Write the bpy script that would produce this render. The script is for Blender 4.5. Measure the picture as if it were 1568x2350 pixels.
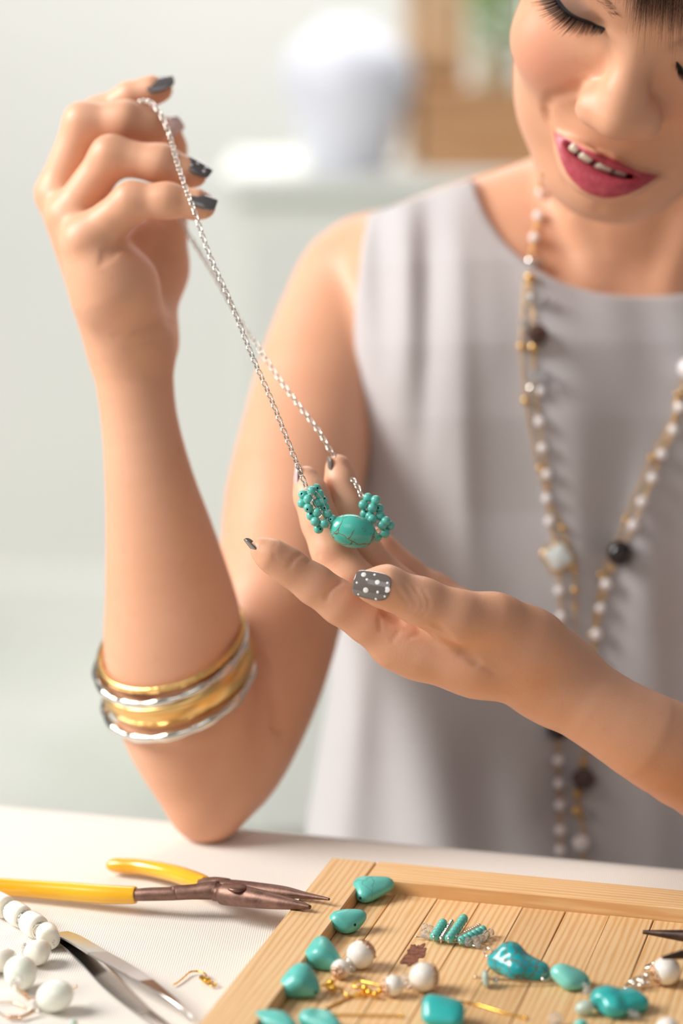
import bpy, bmesh, math, random
import numpy as np
from mathutils import Vector, Matrix

# ------------------------------------------------------------------ camera, world, lights, exposure
FOC = 5549.0                      # focal length in pixels of the 1568 x 2350 frame
TABLE_Z = 0.75
CAM_H = 0.360
PITCH = math.radians(12.0)
scene = bpy.context.scene
COL = scene.collection
for o in list(bpy.data.objects):
    bpy.data.objects.remove(o)

cam_d = bpy.data.cameras.new('camera')
cam = bpy.data.objects.new('camera', cam_d)
COL.objects.link(cam)
cam.location = (0, 0, TABLE_Z + CAM_H)
cam.rotation_euler = (math.pi / 2 - PITCH, 0, 0)
cam_d.sensor_fit = 'VERTICAL'
cam_d.sensor_height = 36.0
cam_d.lens = 36.0 * FOC / 2350.0
cam_d.clip_start = 0.05
cam_d.clip_end = 60
cam_d.dof.use_dof = True
cam_d.dof.focus_distance = 0.944
cam_d.dof.aperture_fstop = 3.9
cam_d.dof.aperture_blades = 0
scene.camera = cam

scene.view_settings.view_transform = 'Standard'
scene.view_settings.look = 'None'
scene.view_settings.gamma = 1.0
scene.view_settings.use_curve_mapping = False
scene.view_settings.exposure = 0.0

world = bpy.data.worlds.new('world')
scene.world = world
world.use_nodes = True
wn = world.node_tree
wn.nodes['Background'].inputs[0].default_value = (0.93, 0.95, 1.0, 1)
wn.nodes['Background'].inputs[1].default_value = 0.21

def area_light(name, loc, target, size, size_y, power, color):
    ld = bpy.data.lights.new(name, 'AREA')
    ld.shape = 'RECTANGLE'
    ld.size = size
    ld.size_y = size_y
    ld.energy = power
    ld.color = color
    o = bpy.data.objects.new(name, ld)
    COL.objects.link(o)
    o.location = loc
    d = Vector(target) - Vector(loc)
    o.rotation_euler = d.to_track_quat('-Z', 'Y').to_euler()
    return o

area_light('window_daylight_side', (-1.7, 0.85, 2.05), (0.1, 1.1, 0.95), 1.0, 1.0, 68, (1.0, 0.965, 0.925))
area_light('front_fill', (-0.5, -0.9, 2.5), (0.05, 1.0, 0.9), 1.0, 1.0, 6, (1.0, 0.96, 0.92))  # unseen fill lamp, added to lift the side facing the camera
area_light('background_fill', (0.3, 3.6, 2.9), (0.0, 4.5, 0.8), 2.6, 1.0, 84, (1.0, 0.99, 0.97))  # lamp added out of view to brighten the wall and furniture behind her

# ------------------------------------------------------------------ frames of reference
CAMM = Matrix.Translation(cam.location) @ Matrix((
    (1, 0, 0, 0),
    (0, math.cos(PITCH), math.sin(PITCH), 0),
    (0, -math.sin(PITCH), math.cos(PITCH), 0),
    (0, 0, 0, 1)))
M3 = np.array(CAMM.to_3x3())
CO = np.array(cam.location)

def Q(px, py, d):
    """point (mm) in the camera-aligned frame: x right, y depth, z up"""
    return np.array([d * (px - 784.0) / FOC, d, -d * (py - 1175.0) / FOC])

def to_world(q):
    return (np.asarray(q, float) / 1000.0) @ M3.T + CO

def W(px, py, d):
    return Vector(to_world(Q(px, py, d)))

def TQ(px, py, h=0.0):
    """world point at height h (mm) above the table top seen at this place"""
    v = M3 @ np.array([(px - 784.0) / FOC, 1.0, -(py - 1175.0) / FOC])
    t = (TABLE_Z + h / 1000.0 - CO[2]) / v[2]
    return Vector(CO + v * t)

def depth_at(px, py, h=0.0):
    return (TQ(px, py, h) - Vector(CO)).dot(Vector(M3[:, 1])) * 1000.0

# ------------------------------------------------------------------ object helpers
def tag(o, label=None, cat=None, group=None, kind=None):
    if label: o['label'] = label
    if cat: o['category'] = cat
    if group: o['group'] = group
    if kind: o['kind'] = kind
    return o

def empty(name, loc, label=None, cat=None, group=None):
    o = bpy.data.objects.new(name, None)
    o.empty_display_size = 0.01
    COL.objects.link(o)
    o.location = loc
    bpy.context.view_layer.update()
    return tag(o, label, cat, group)

def obj(name, me, mat=None, parent=None):
    o = bpy.data.objects.new(name, me)
    COL.objects.link(o)
    if mat is not None and len(me.materials) == 0:
        me.materials.append(mat)
    if parent is not None:
        o.parent = parent
        pl = parent
        inv = Matrix.Identity(4)
        chain = []
        while pl is not None:
            chain.append(pl); pl = pl.parent
        mw = Matrix.Identity(4)
        for c in reversed(chain):
            mw = mw @ c.matrix_parent_inverse @ c.matrix_basis
        o.matrix_parent_inverse = mw.inverted()
    return o

def mesh_from(name, v, f, smooth=True):
    me = bpy.data.meshes.new(name)
    me.from_pydata([tuple(x) for x in v], [], [tuple(x) for x in f])
    if smooth:
        me.polygons.foreach_set('use_smooth', [True] * len(me.polygons))
    me.update()
    return me

def bm_mesh(name, bm, smooth=True):
    me = bpy.data.meshes.new(name)
    bmesh.ops.recalc_face_normals(bm, faces=bm.faces)
    bm.to_mesh(me); bm.free()
    if smooth:
        me.polygons.foreach_set('use_smooth', [True] * len(me.polygons))
    return me

def tube(pts, rad, n=10, closed=False, cap=True, flat=None):
    """verts, faces of a tube through points (metres); rad a number or list; flat=(vector, factor)"""
    P = [Vector(p) for p in pts]
    m = len(P)
    R = rad if isinstance(rad, (list, tuple, np.ndarray)) else [rad] * m
    T = []
    for i in range(m):
        if closed: t = P[(i + 1) % m] - P[i - 1]
        else: t = P[min(i + 1, m - 1)] - P[max(i - 1, 0)]
        T.append(t.normalized() if t.length > 1e-12 else Vector((0, 0, 1)))
    u = T[0].orthogonal().normalized()
    if flat is not None:
        u = (Vector(flat[0]) - T[0] * Vector(flat[0]).dot(T[0])).normalized()
    v, f = [], []
    for i in range(m):
        if flat is not None:
            u = (Vector(flat[0]) - T[i] * Vector(flat[0]).dot(T[i])).normalized()
        else:
            u = (u - T[i] * u.dot(T[i])).normalized()
        w = T[i].cross(u)
        for k in range(n):
            a = 2 * math.pi * k / n
            fx = flat[1] if flat is not None else 1.0
            v.append(P[i] + (u * math.cos(a) * fx + w * math.sin(a)) * R[i])
    rng = m if closed else m - 1
    for i in range(rng):
        for k in range(n):
            a = i * n + k; b = i * n + (k + 1) % n
            c = ((i + 1) % m) * n + (k + 1) % n; d = ((i + 1) % m) * n + k
            f.append((a, b, c, d))
    if cap and not closed:
        f.append(tuple(range(n - 1, -1, -1)))
        f.append(tuple(range((m - 1) * n, m * n)))
    return v, f

def join(parts):
    v, f = [], []
    for pv, pf in parts:
        o = len(v)
        v += list(pv); f += [tuple(i + o for i in q) for q in pf]
    return v, f

def spline(pts, n=8, closed=False):
    """Catmull-Rom through points"""
    P = [np.array(p, float) for p in pts]
    out = []
    m = len(P)
    for i in range(m if closed else m - 1):
        p0 = P[(i - 1) % m] if closed or i > 0 else P[0] * 2 - P[1]
        p1 = P[i]; p2 = P[(i + 1) % m]
        p3 = P[(i + 2) % m] if closed or i + 2 < m else P[-1] * 2 - P[-2]
        for k in range(n):
            t = k / n
            out.append(0.5 * ((2 * p1) + (-p0 + p2) * t + (2 * p0 - 5 * p1 + 4 * p2 - p3) * t * t + (-p0 + 3 * p1 - 3 * p2 + p3) * t ** 3))
    if not closed: out.append(P[-1])
    return out

def lathe(profile, n=24):
    """profile [(r, z)] about z, ends closed when r = 0"""
    v, f = [], []
    idx = []
    for r, z in profile:
        if r < 1e-9:
            idx.append([len(v)]); v.append((0, 0, z))
        else:
            idx.append(list(range(len(v), len(v) + n)))
            for k in range(n):
                a = 2 * math.pi * k / n
                v.append((r * math.cos(a), r * math.sin(a), z))
    for a, b in zip(idx[:-1], idx[1:]):
        for k in range(n):
            k2 = (k + 1) % n
            if len(a) == 1 and len(b) == 1: continue
            if len(a) == 1: f.append((a[0], b[k2], b[k]))
            elif len(b) == 1: f.append((a[k], a[k2], b[0]))
            else: f.append((a[k], a[k2], b[k2], b[k]))
    return v, f

def sphere_vf(r, n=20, m=12):
    return lathe([(r * math.sin(math.pi * i / m), -r * math.cos(math.pi * i / m)) if 0 < i < m else (0, -r * math.cos(math.pi * i / m)) for i in range(m + 1)], n)

def xf(vf, M):
    return [M @ Vector(p) for p in vf[0]], vf[1]

def basis(z, x=None):
    z = Vector(z).normalized()
    x = Vector(x) if x is not None else z.orthogonal()
    x = (x - z * x.dot(z)).normalized()
    y = z.cross(x)
    return Matrix((x, y, z)).transposed().to_4x4()

# ------------------------------------------------------------------ materials
def S(r, g, b):
    """display colour 0-255 -> linear"""
    def c(u):
        u /= 255.0
        return u / 12.92 if u <= 0.04045 else ((u + 0.055) / 1.055) ** 2.4
    return (c(r), c(g), c(b), 1)

class Mat:
    def __init__(s, name, color=(0.8, 0.8, 0.8, 1), rough=0.5, metal=0.0, **kw):
        s.m = bpy.data.materials.new(name)
        s.m.use_nodes = True
        s.t = s.m.node_tree
        s.n = s.t.nodes
        s.b = s.n['Principled BSDF']
        s.b.inputs['Base Color'].default_value = color
        s.b.inputs['Roughness'].default_value = rough
        s.b.inputs['Metallic'].default_value = metal
        for k, v in kw.items():
            s.b.inputs[k.replace('_', ' ')].default_value = v
    def node(s, typ, **kw):
        n = s.n.new(typ)
        for k, v in kw.items():
            if k in n.inputs: n.inputs[k].default_value = v
            else: setattr(n, k, v)
        return n
    def link(s, a, b): s.t.links.new(a, b)
    def coords(s, scale=(1, 1, 1), rot=(0, 0, 0)):
        tc = s.node('ShaderNodeTexCoord')
        mp = s.node('ShaderNodeMapping')
        mp.inputs['Scale'].default_value = scale
        mp.inputs['Rotation'].default_value = rot
        s.link(tc.outputs['Object'], mp.inputs['Vector'])
        return mp.outputs['Vector']
    def noise(s, vec, scale, detail=3, rough=0.5, dist=0.0):
        n = s.node('ShaderNodeTexNoise', Scale=scale, Detail=detail, Roughness=rough, Distortion=dist)
        s.link(vec, n.inputs['Vector'])
        return n.outputs['Fac']
    def ramp(s, fac, stops):
        r = s.node('ShaderNodeValToRGB')
        e = r.color_ramp.elements
        e[0].position, e[0].color = stops[0]
        e[1].position, e[1].color = stops[-1]
        for p, c in stops[1:-1]:
            x = e.new(p); x.color = c
        s.link(fac, r.inputs['Fac'])
        return r.outputs['Color']
    def mix(s, fac, a, b, mode='MIX'):
        m = s.node('ShaderNodeMix', data_type='RGBA', blend_type=mode)
        for sock, val in ((m.inputs[0], fac), (m.inputs[6], a), (m.inputs[7], b)):
            if hasattr(val, 'links'): s.link(val, sock)
            else: sock.default_value = val
        return m.outputs[2]
    def math(s, op, a, b=0.0, clamp=False):
        m = s.node('ShaderNodeMath', operation=op, use_clamp=clamp)
        for sock, val in ((m.inputs[0], a), (m.inputs[1], b)):
            if hasattr(val, 'links'): s.link(val, sock)
            else: sock.default_value = val
        return m.outputs[0]
    def smooth(s, v, lo, hi):
        m = s.node('ShaderNodeMapRange', interpolation_type='SMOOTHSTEP')
        s.link(v, m.inputs[0]); m.inputs[1].default_value = lo; m.inputs[2].default_value = hi
        return m.outputs[0]
    def bump(s, h, dist, strength=1.0, prev=None):
        b = s.node('ShaderNodeBump', Strength=strength, Distance=dist)
        s.link(h, b.inputs['Height'])
        if prev is not None: s.link(prev, b.inputs['Normal'])
        s.link(b.outputs['Normal'], s.b.inputs['Normal'])
        return b.outputs['Normal']
    def attr(s, name):
        a = s.node('ShaderNodeAttribute', attribute_name=name)
        return a.outputs['Fac']
    def color(s, sock): s.link(sock, s.b.inputs['Base Color'])
# ------------------------------------------------------------------ implicit modelling (millimetres, camera-aligned frame)
FAR = 1e3
def smin(a, b, k):
    if a is None: return b
    if b is None: return a
    if k <= 0: return np.minimum(a, b)
    h = np.maximum(k - np.abs(a - b), 0.0) / k
    return np.minimum(a, b) - h * h * k * 0.25

class Field:
    def __init__(s):
        s.prims = []          # list of callables p -> distance
        s.tree = None
        s.disp = []           # (callable p -> displacement, centre, radius)
    def cone(s, a, b, ra, rb, flat=None):
        a = np.asarray(a, float); b = np.asarray(b, float)
        ab = b - a; L2 = max(ab @ ab, 1e-9)
        if flat is not None:
            n = np.asarray(flat[0], float); n = n / np.linalg.norm(n); k = 1 / flat[1] - 1
        def f(p):
            v = p - a
            t = np.clip((v @ ab) / L2, 0, 1)
            v = v - t[:, None] * ab
            if flat is not None:
                v = v + (k * (v @ n))[:, None] * n
            return np.sqrt((v * v).sum(1)) - (ra + (rb - ra) * t)
        s.prims.append(f); return len(s.prims) - 1
    def ell(s, c, r, R=None):
        c = np.asarray(c, float); r = np.asarray(r, float)
        def f(p):
            v = p - c
            if R is not None: v = v @ R          # world -> local (R columns are local axes)
            k0 = np.sqrt(((v / r) ** 2).sum(1)); k1 = np.sqrt(((v / (r * r)) ** 2).sum(1)) + 1e-9
            return k0 * (k0 - 1) / k1
        s.prims.append(f); return len(s.prims) - 1
    def fn(s, f):
        s.prims.append(f); return len(s.prims) - 1
    def chain(s, pts, flat=None, smooth=0):
        """pts [(px, py, depth, rpx)] in picture pixels -> list of cones"""
        ids = []
        if smooth:
            pts = [tuple(q) for q in spline(pts, smooth)]
        for (x0, y0, d0, r0), (x1, y1, d1, r1) in zip(pts[:-1], pts[1:]):
            ids.append(s.cone(Q(x0, y0, d0), Q(x1, y1, d1), r0 * d0 / FOC, r1 * d1 / FOC, flat))
        return ids
    def groove(s, pts, width, amp):
        """soft trench (amp > 0) or ridge (amp < 0) along a polyline"""
        P = np.array(pts, float)
        c = P.mean(0); R = np.linalg.norm(P - c, axis=1).max() + 3 * width
        def f(p):
            best = np.full(len(p), 1e9)
            if len(P) == 1:
                best = np.sqrt(((p - P[0]) ** 2).sum(1))
            for a, b in zip(P[:-1], P[1:]):
                ab = b - a; v = p - a
                t = np.clip((v @ ab) / max(ab @ ab, 1e-9), 0, 1)
                v = v - t[:, None] * ab
                best = np.minimum(best, np.sqrt((v * v).sum(1)))
            return amp * np.exp(-(best / width) ** 2)
        s.disp.append((f, c, R))
    # tree nodes: int | ('s', k, [nodes]) smooth union | ('u', [nodes]) union | ('x', k, a, b) a minus b
    def ev(s, node, p, act):
        if isinstance(node, int):
            return s.prims[node](p) if act is None or act[node] else None
        if node[0] == 's':
            r = None
            for c in node[2]: r = smin(r, s.ev(c, p, act), node[1])
            return r
        if node[0] == 'u':
            r = None
            for c in node[1]: r = smin(r, s.ev(c, p, act), 0)
            return r
        if node[0] == 'f':      # fingers: base, k, list: each finger blends with the base, not with each other
            base = s.ev(node[2], p, act); r = base
            for c in node[3]:
                v = s.ev(c, p, act)
                if v is None: continue
                r = smin(r, smin(base, v, node[1]), 0)
            return r
        if node[0] == 'x':
            a = s.ev(node[2], p, act); b = s.ev(node[3], p, act)
            if a is None or b is None: return a
            return -smin(-a, b, node[1])
    def value(s, p, act=None, dact=None):
        r = s.ev(s.tree, p, act)
        if r is None: return np.full(len(p), FAR)
        for i, (f, c, R) in enumerate(s.disp):
            if dact is None:
                m = ((p - c) ** 2).sum(1) < R * R
                if m.any(): r = r.copy(); r[m] += f(p[m])
            elif dact[i]:
                r = r + f(p)
        return r
    def mesh(s, lo, hi, h, B=20, pad=24.0, skip=None):
        lo = np.array(lo, float); hi = np.array(hi, float)
        nb = np.ceil((hi - lo) / (B * h)).astype(int)
        g = np.stack(np.meshgrid(*[np.arange(n) for n in nb], indexing='ij'), -1).reshape(-1, 3)
        cen = lo + (g + 0.5) * B * h
        hd = 0.87 * B * h
        vals = []
        for f in s.prims: vals.append(f(cen))
        V = np.array(vals)                                  # prim x block
        fc = s.value(cen)
        cand = np.where(np.abs(fc) < hd * 1.5 + 6)[0]
        if skip is not None: cand = cand[~skip(cen[cand])]
        NB = (nb * B + 8).astype(np.int64)
        key = lambda c: (c[:, 0] + 2) * (NB[1] * NB[2]) + (c[:, 1] + 2) * NB[2] + (c[:, 2] + 2)
        allk, allv, quads = [], [], []
        ax = np.arange(-1, B + 2)
        gx = np.stack(np.meshgrid(ax, ax, ax, indexing='ij'), -1).reshape(-1, 3)
        n3 = B + 3
        for b in cand:
            act = V[:, b] < hd * 1.35 + pad
            if not act.any(): continue
            dact = [np.linalg.norm(c - cen[b]) < R + hd for (f, c, R) in s.disp]
            o = g[b] * B
            P = lo + (gx + o) * h
            F = s.value(P, act, dact).reshape(n3, n3, n3)
            if not ((F < 0).any() and (F > 0).any()): continue
            sg = F < 0
            G = np.stack(np.gradient(F, h), -1)
            C = F[1:, 1:, 1:]
            # cells 0..B-1 -> sample index 1..B
            cs = sg[1:-1, 1:-1, 1:-1]
            cnt = np.zeros((B, B, B), int); 
            for dx in (0, 1):
                for dy in (0, 1):
                    for dz in (0, 1):
                        cnt += sg[1 + dx:1 + dx + B, 1 + dy:1 + dy + B, 1 + dz:1 + dz + B]
            cells = np.argwhere((cnt > 0) & (cnt < 8))
            if len(cells):
                acc = np.zeros((len(cells), 3)); num = np.zeros(len(cells))
                i, j, k = (cells + 1).T
                for axis in range(3):
                    e = [0, 0, 0]; e[axis] = 1
                    oth = [a for a in range(3) if a != axis]
                    for u in (0, 1):
                        for w in (0, 1):
                            st = [0, 0, 0]; st[oth[0]] = u; st[oth[1]] = w
                            f0 = F[i + st[0], j + st[1], k + st[2]]
                            f1 = F[i + st[0] + e[0], j + st[1] + e[1], k + st[2] + e[2]]
                            m = (f0 < 0) != (f1 < 0)
                            t = np.where(m, f0 / np.where(m, f0 - f1, 1), 0)
                            pt = np.zeros((len(cells), 3)); pt += st; pt[:, axis] += t
                            acc += pt * m[:, None]; num += m
                loc = acc / num[:, None]
                p = lo + (cells + o + loc) * h
                # one newton step with the true field, gradient from the grid
                for it in range(2):
                    fv = s.value(p, act, dact)
                    li = (p - lo) / h - o + 1
                    i0 = np.clip(np.floor(li).astype(int), 0, n3 - 2); fr = li - i0
                    gr = np.zeros((len(p), 3))
                    for dx in (0, 1):
                        for dy in (0, 1):
                            for dz in (0, 1):
                                wgt = (fr[:, 0] if dx else 1 - fr[:, 0]) * (fr[:, 1] if dy else 1 - fr[:, 1]) * (fr[:, 2] if dz else 1 - fr[:, 2])
                                gr += G[i0[:, 0] + dx, i0[:, 1] + dy, i0[:, 2] + dz] * wgt[:, None]
                    g2 = (gr ** 2).sum(1)
                    st = -(fv / np.maximum(g2, 0.05))[:, None] * gr
                    ln = np.sqrt((st ** 2).sum(1)); mx = 0.6 * h
                    st *= (np.minimum(ln, mx) / np.maximum(ln, 1e-9))[:, None]
                    p = p + st
                allk.append(key(cells + o)); allv.append(p)
            for axis in range(3):
                sl0 = [slice(1, B + 1)] * 3; sl1 = list(sl0); sl1[axis] = slice(2, B + 2)
                a0 = sg[tuple(sl0)]; a1 = sg[tuple(sl1)]
                E = np.argwhere(a0 != a1)
                if not len(E): continue
                fl = a0[tuple(E.T)]
                u, w = [(1, 2), (2, 0), (0, 1)][axis]
                du = np.zeros(3, int); du[u] = 1
                dw = np.zeros(3, int); dw[w] = 1
                E = E + o
                q = np.stack([key(E - du - dw), key(E - dw), key(E), key(E - du)], 1)
                q[~fl] = q[~fl][:, ::-1]
                quads.append(q)
        K = np.concatenate(allk); VV = np.concatenate(allv); QQ = np.concatenate(quads)
        order = np.argsort(K); K = K[order]; VV = VV[order]
        pos = np.searchsorted(K, QQ); pos = np.clip(pos, 0, len(K) - 1)
        ok = (K[pos] == QQ).all(1)
        return VV, pos[ok]

def surf(F, pix, start=870.0):
    """first surface met on the sight lines of pixels (px, py) or (px, py, start)"""
    D = np.array([[(p[0] - 784.0) / FOC, 1.0, -(p[1] - 1175.0) / FOC] for p in pix])
    t = np.array([p[2] if len(p) > 2 else start for p in pix], float)
    for i in range(60):
        v = F.value(D * t[:, None])
        t = t + np.clip(v, -8, 25) * 0.8
        if np.abs(v).max() < 0.02: break
    return D * t[:, None]

def normal(F, P):
    P = np.atleast_2d(P); e = 0.4; G = []
    for a in range(3):
        d = np.zeros(3); d[a] = e
        G.append(F.value(P + d) - F.value(P - d))
    G = np.array(G).T
    return G / np.linalg.norm(G, axis=1)[:, None]

def np_mesh(name, V, F, attrs=None):
    """numpy mesh in metres -> bpy mesh"""
    me = bpy.data.meshes.new(name)
    me.vertices.add(len(V)); me.vertices.foreach_set('co', V.astype(np.float32).ravel())
    n = F.shape[1]
    me.loops.add(len(F) * n); me.loops.foreach_set('vertex_index', F.astype(np.int32).ravel())
    me.polygons.add(len(F))
    me.polygons.foreach_set('loop_start', np.arange(0, len(F) * n, n, dtype=np.int32))
    me.polygons.foreach_set('use_smooth', np.ones(len(F), bool))
    me.update(calc_edges=True)
    for k, a in (attrs or {}).items():
        at = me.attributes.new(k, 'FLOAT', 'POINT')
        at.data.foreach_set('value', a.astype(np.float32))
    me.validate()
    return me

def poly_sd(p, poly):
    """signed distance of 2D points to a polygon (negative inside)"""
    poly = np.array(poly, float); d = np.full(len(p), 1e9); inside = np.zeros(len(p), bool)
    for a, b in zip(poly, np.roll(poly, -1, 0)):
        ab = b - a; v = p - a
        t = np.clip((v @ ab) / max(ab @ ab, 1e-12), 0, 1)
        d = np.minimum(d, np.sqrt(((v - t[:, None] * ab) ** 2).sum(1)))
        c = (a[1] > p[:, 1]) != (b[1] > p[:, 1])
        with np.errstate(divide='ignore', invalid='ignore'):
            xi = a[0] + (p[:, 1] - a[1]) * ab[0] / ab[1]
        inside ^= c & (p[:, 0] < xi)
    return np.where(inside, -d, d)
# ------------------------------------------------------------------ room behind
def box_bm(bm, cx, cy, cz, sx, sy, sz, bevel=0.0, seg=2):
    r = bmesh.ops.create_cube(bm, size=1)
    vs = r['verts']
    bmesh.ops.scale(bm, vec=(sx, sy, sz), verts=vs)
    bmesh.ops.translate(bm, vec=(cx, cy, cz), verts=vs)
    if bevel > 0:
        es = list({e for v in vs for e in v.link_edges})
        bmesh.ops.bevel(bm, geom=es, offset=bevel, segments=seg, affect='EDGES', profile=0.5)
def box(name, c, s, mat, parent=None, bevel=0.0, smooth=False, seg=2):
    bm = bmesh.new(); box_bm(bm, *c, *s, bevel=bevel, seg=seg)
    return obj(name, bm_mesh(name, bm, smooth), mat, parent)
def wall_mat(name, a, b):
    m = Mat(name, a, 0.8)
    v = m.coords()
    m.color(m.ramp(m.noise(v, 1.1, 2), [(0.35, a), (0.65, b)]))
    m.bump(m.noise(v, 90, 2), 0.001, 0.2)
    return m.m
WY = 4.2
wb = box('wall_back', (0, WY + 0.05, 1.4), (6.4, 0.1, 2.8), wall_mat('paint', S(232, 231, 226), S(222, 222, 217)))
tag(wb, 'pale grey painted wall', kind='structure')
m = Mat('floor_stone', S(196, 198, 190), 0.6); v = m.coords()
m.color(m.ramp(m.noise(v, 2.0, 3), [(0.35, S(204, 206, 198)), (0.65, S(184, 187, 178))]))
fl = box('floor', (0, 1.5, -0.05), (6.4, 5.6, 0.1), m.m)
tag(fl, 'pale grey floor', kind='structure')
bb = box('baseboard_back', (0, WY - 0.008, 0.05), (6.4, 0.016, 0.1), Mat('white_trim', S(235, 235, 230), 0.5).m)
tag(bb, 'white baseboard along the back wall', kind='structure')

def bgp(px, py, y):
    """world point at world depth plane y seen at a pixel"""
    v = M3 @ np.array([(px - 784.0) / FOC, 1.0, -(py - 1175.0) / FOC])
    t = (y - CO[1]) / v[1]
    return CO + v * t
# white sideboard
M_WPAINT = Mat('white_lacquer', S(236, 238, 232), 0.5).m
y0 = 2.9
topz = bgp(800, 405, y0)[2]
xl, xr = bgp(500, 400, y0)[0], bgp(1760, 400, y0)[0]
sb = empty('sideboard', ((xl + xr) / 2, y0 + 0.22, 0), 'long white sideboard against the room behind her shoulder', 'sideboard')
box('body', ((xl + xr) / 2, y0 + 0.24, topz / 2 + 0.02), (xr - xl - 0.04, 0.42, topz - 0.08), M_WPAINT, sb, 0.004)
box('top', ((xl + xr) / 2, y0 + 0.23, topz - 0.012), (xr - xl, 0.46, 0.024), M_WPAINT, sb, 0.004)
nd = 2
for i in range(nd):
    w_ = (xr - xl - 0.06) / nd
    d_ = box('door', (xl + 0.03 + w_ * (i + 0.5), y0 + 0.024, topz / 2), (w_ - 0.006, 0.016, topz - 0.14), M_WPAINT, sb, 0.003)
    box('handle', (xl + 0.03 + w_ * (i + (0.88 if i == 0 else 0.12)), y0 + 0.006, topz * 0.62), (0.012, 0.02, 0.12), Mat('steel_handle', S(170, 170, 168), 0.3, 1.0).m, d_, 0.003)
# wooden cabinet with a pale upper and a darker lower drawer
def woodm(name, c1, c2):
    mw = Mat(name, c1, 0.55); v = mw.coords((1, 1, 6))
    mw.color(mw.ramp(mw.noise(v, 7, 3), [(0.35, c1), (0.65, c2)]))
    return mw.m
W1 = woodm('pale_wood', S(212, 176, 138), S(222, 190, 154)); W2 = woodm('honey_wood', S(192, 142, 98), S(204, 160, 116))
a = bgp(935, 385, y0 + 0.2); b = bgp(1075, -60, y0 + 0.2)
wx, wh = b[0] - a[0], b[2] - a[2]
cab = empty('wooden_cabinet', ((a[0] + b[0]) / 2, y0 + 0.3, topz), 'small wooden cabinet standing on the white sideboard beside the vase', 'cabinet')
box('side_panel', (a[0] + 0.004, y0 + 0.32, topz + wh / 2), (0.008, 0.2, wh), W1, cab, 0.001)
box('side_panel', (b[0] - 0.004, y0 + 0.32, topz + wh / 2), (0.008, 0.2, wh), W1, cab, 0.001)
box('top_panel', ((a[0] + b[0]) / 2, y0 + 0.32, topz + wh - 0.004), (wx - 0.017, 0.2, 0.008), W1, cab, 0.001)
box('bottom_panel', ((a[0] + b[0]) / 2, y0 + 0.32, topz + 0.005), (wx - 0.017, 0.2, 0.008), W2, cab, 0.001)
box('back_panel', ((a[0] + b[0]) / 2, y0 + 0.414, topz + wh / 2), (wx - 0.018, 0.01, wh - 0.018), W2, cab, 0.001)
for k in range(2):
    hh0, hh1 = ((0.010, wh * 0.5), (wh * 0.5, wh - 0.010))[k]
    dr = box('drawer', ((a[0] + b[0]) / 2, y0 + 0.232, topz + (hh0 + hh1) / 2), (wx - 0.020, 0.018, hh1 - hh0 - 0.002), (W2, W1)[k], cab, 0.002)
    kn = lathe([(0, 0), (0.005, 0), (0.004, 0.006), (0.007, 0.011), (0.005, 0.016), (0, 0.017)], 16)
    obj('knob', mesh_from('knob', *xf(kn, Matrix.Translation(((a[0] + b[0]) / 2, y0 + 0.223, topz + (hh0 + hh1) / 2)) @ Matrix.Rotation(math.pi / 2, 4, 'X'))), W2, dr)
# lidded wooden box in front, the plant stands on it
xa = bgp(965, 385, y0 + 0.07)[0]; xb = bgp(1262, 385, y0 + 0.07)[0]; bh = bgp(1100, 205, y0 + 0.07)[2] - topz
wbx = empty('wooden_box', ((xa + xb) / 2, y0 + 0.14, topz), 'low honey-brown wooden box under the green plant on the sideboard', 'box')
box('body', ((xa + xb) / 2, y0 + 0.135, topz + (bh - 0.014) / 2), (xb - xa - 0.006, 0.124, bh - 0.014), W2, wbx, 0.002)
box('lid', ((xa + xb) / 2, y0 + 0.135, topz + bh - 0.0065), (xb - xa, 0.13, 0.012), W2, wbx, 0.002)
PY_ = y0 + 0.135; PZ_ = topz + bh
pc = bgp(1135, 300, PY_)
ph_ = bgp(1135, 108, PY_)[2] - PZ_
pot = empty('potted_plant', (pc[0], PY_, PZ_), 'leafy green plant in a small beige pot, blurred on the honey-brown box', 'plant')
pv = lathe([(0, 0), (0.021, 0), (0.023, 0.004), (0.026, ph_ * 0.6), (0.030, ph_), (0.027, ph_), (0.024, ph_ * 0.9), (0, ph_ * 0.86)], 28)
obj('pot', mesh_from('pot', *xf(pv, Matrix.Translation((pc[0], PY_, PZ_ + 0.0003)))), Mat('beige_ceramic', S(196, 190, 164), 0.6).m, pot)
ml = Mat('leaf_green', S(112, 150, 52), 0.5); v = ml.coords(); ml.color(ml.ramp(ml.noise(v, 30, 2), [(0.3, S(104, 150, 36)), (0.7, S(156, 192, 80))]))
rl_ = random.Random(3)
leafv = [(0, 0, 0), (0.25, -0.2, 0.05), (0.6, -0.24, 0.08), (1, 0, -0.06), (0.6, 0.24, 0.08), (0.25, 0.2, 0.05), (0.3, 0, 0), (0.65, 0, 0.01)]
leaff = [(0, 1, 6), (1, 2, 7, 6), (2, 3, 7), (0, 6, 5), (6, 7, 4, 5), (7, 3, 4)]
leaf_me = mesh_from('leaf', [Vector(p) for p in leafv], leaff)
leaf_me.materials.append(ml.m)
for i in range(110):
    o = bpy.data.objects.new('leaf', leaf_me); COL.objects.link(o); o.parent = pot
    th = rl_.uniform(0, 2 * math.pi); rr_ = rl_.uniform(0.004, 0.024)
    o.location = (rr_ * math.cos(th), rr_ * math.sin(th), ph_ + rl_.uniform(-0.006, 0.10) * (1 - rr_ * 8))
    o.rotation_euler = (rl_.uniform(-0.5, 0.5), rl_.uniform(-0.9, 0.4), th); o.scale = (0.030,) * 3
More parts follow.
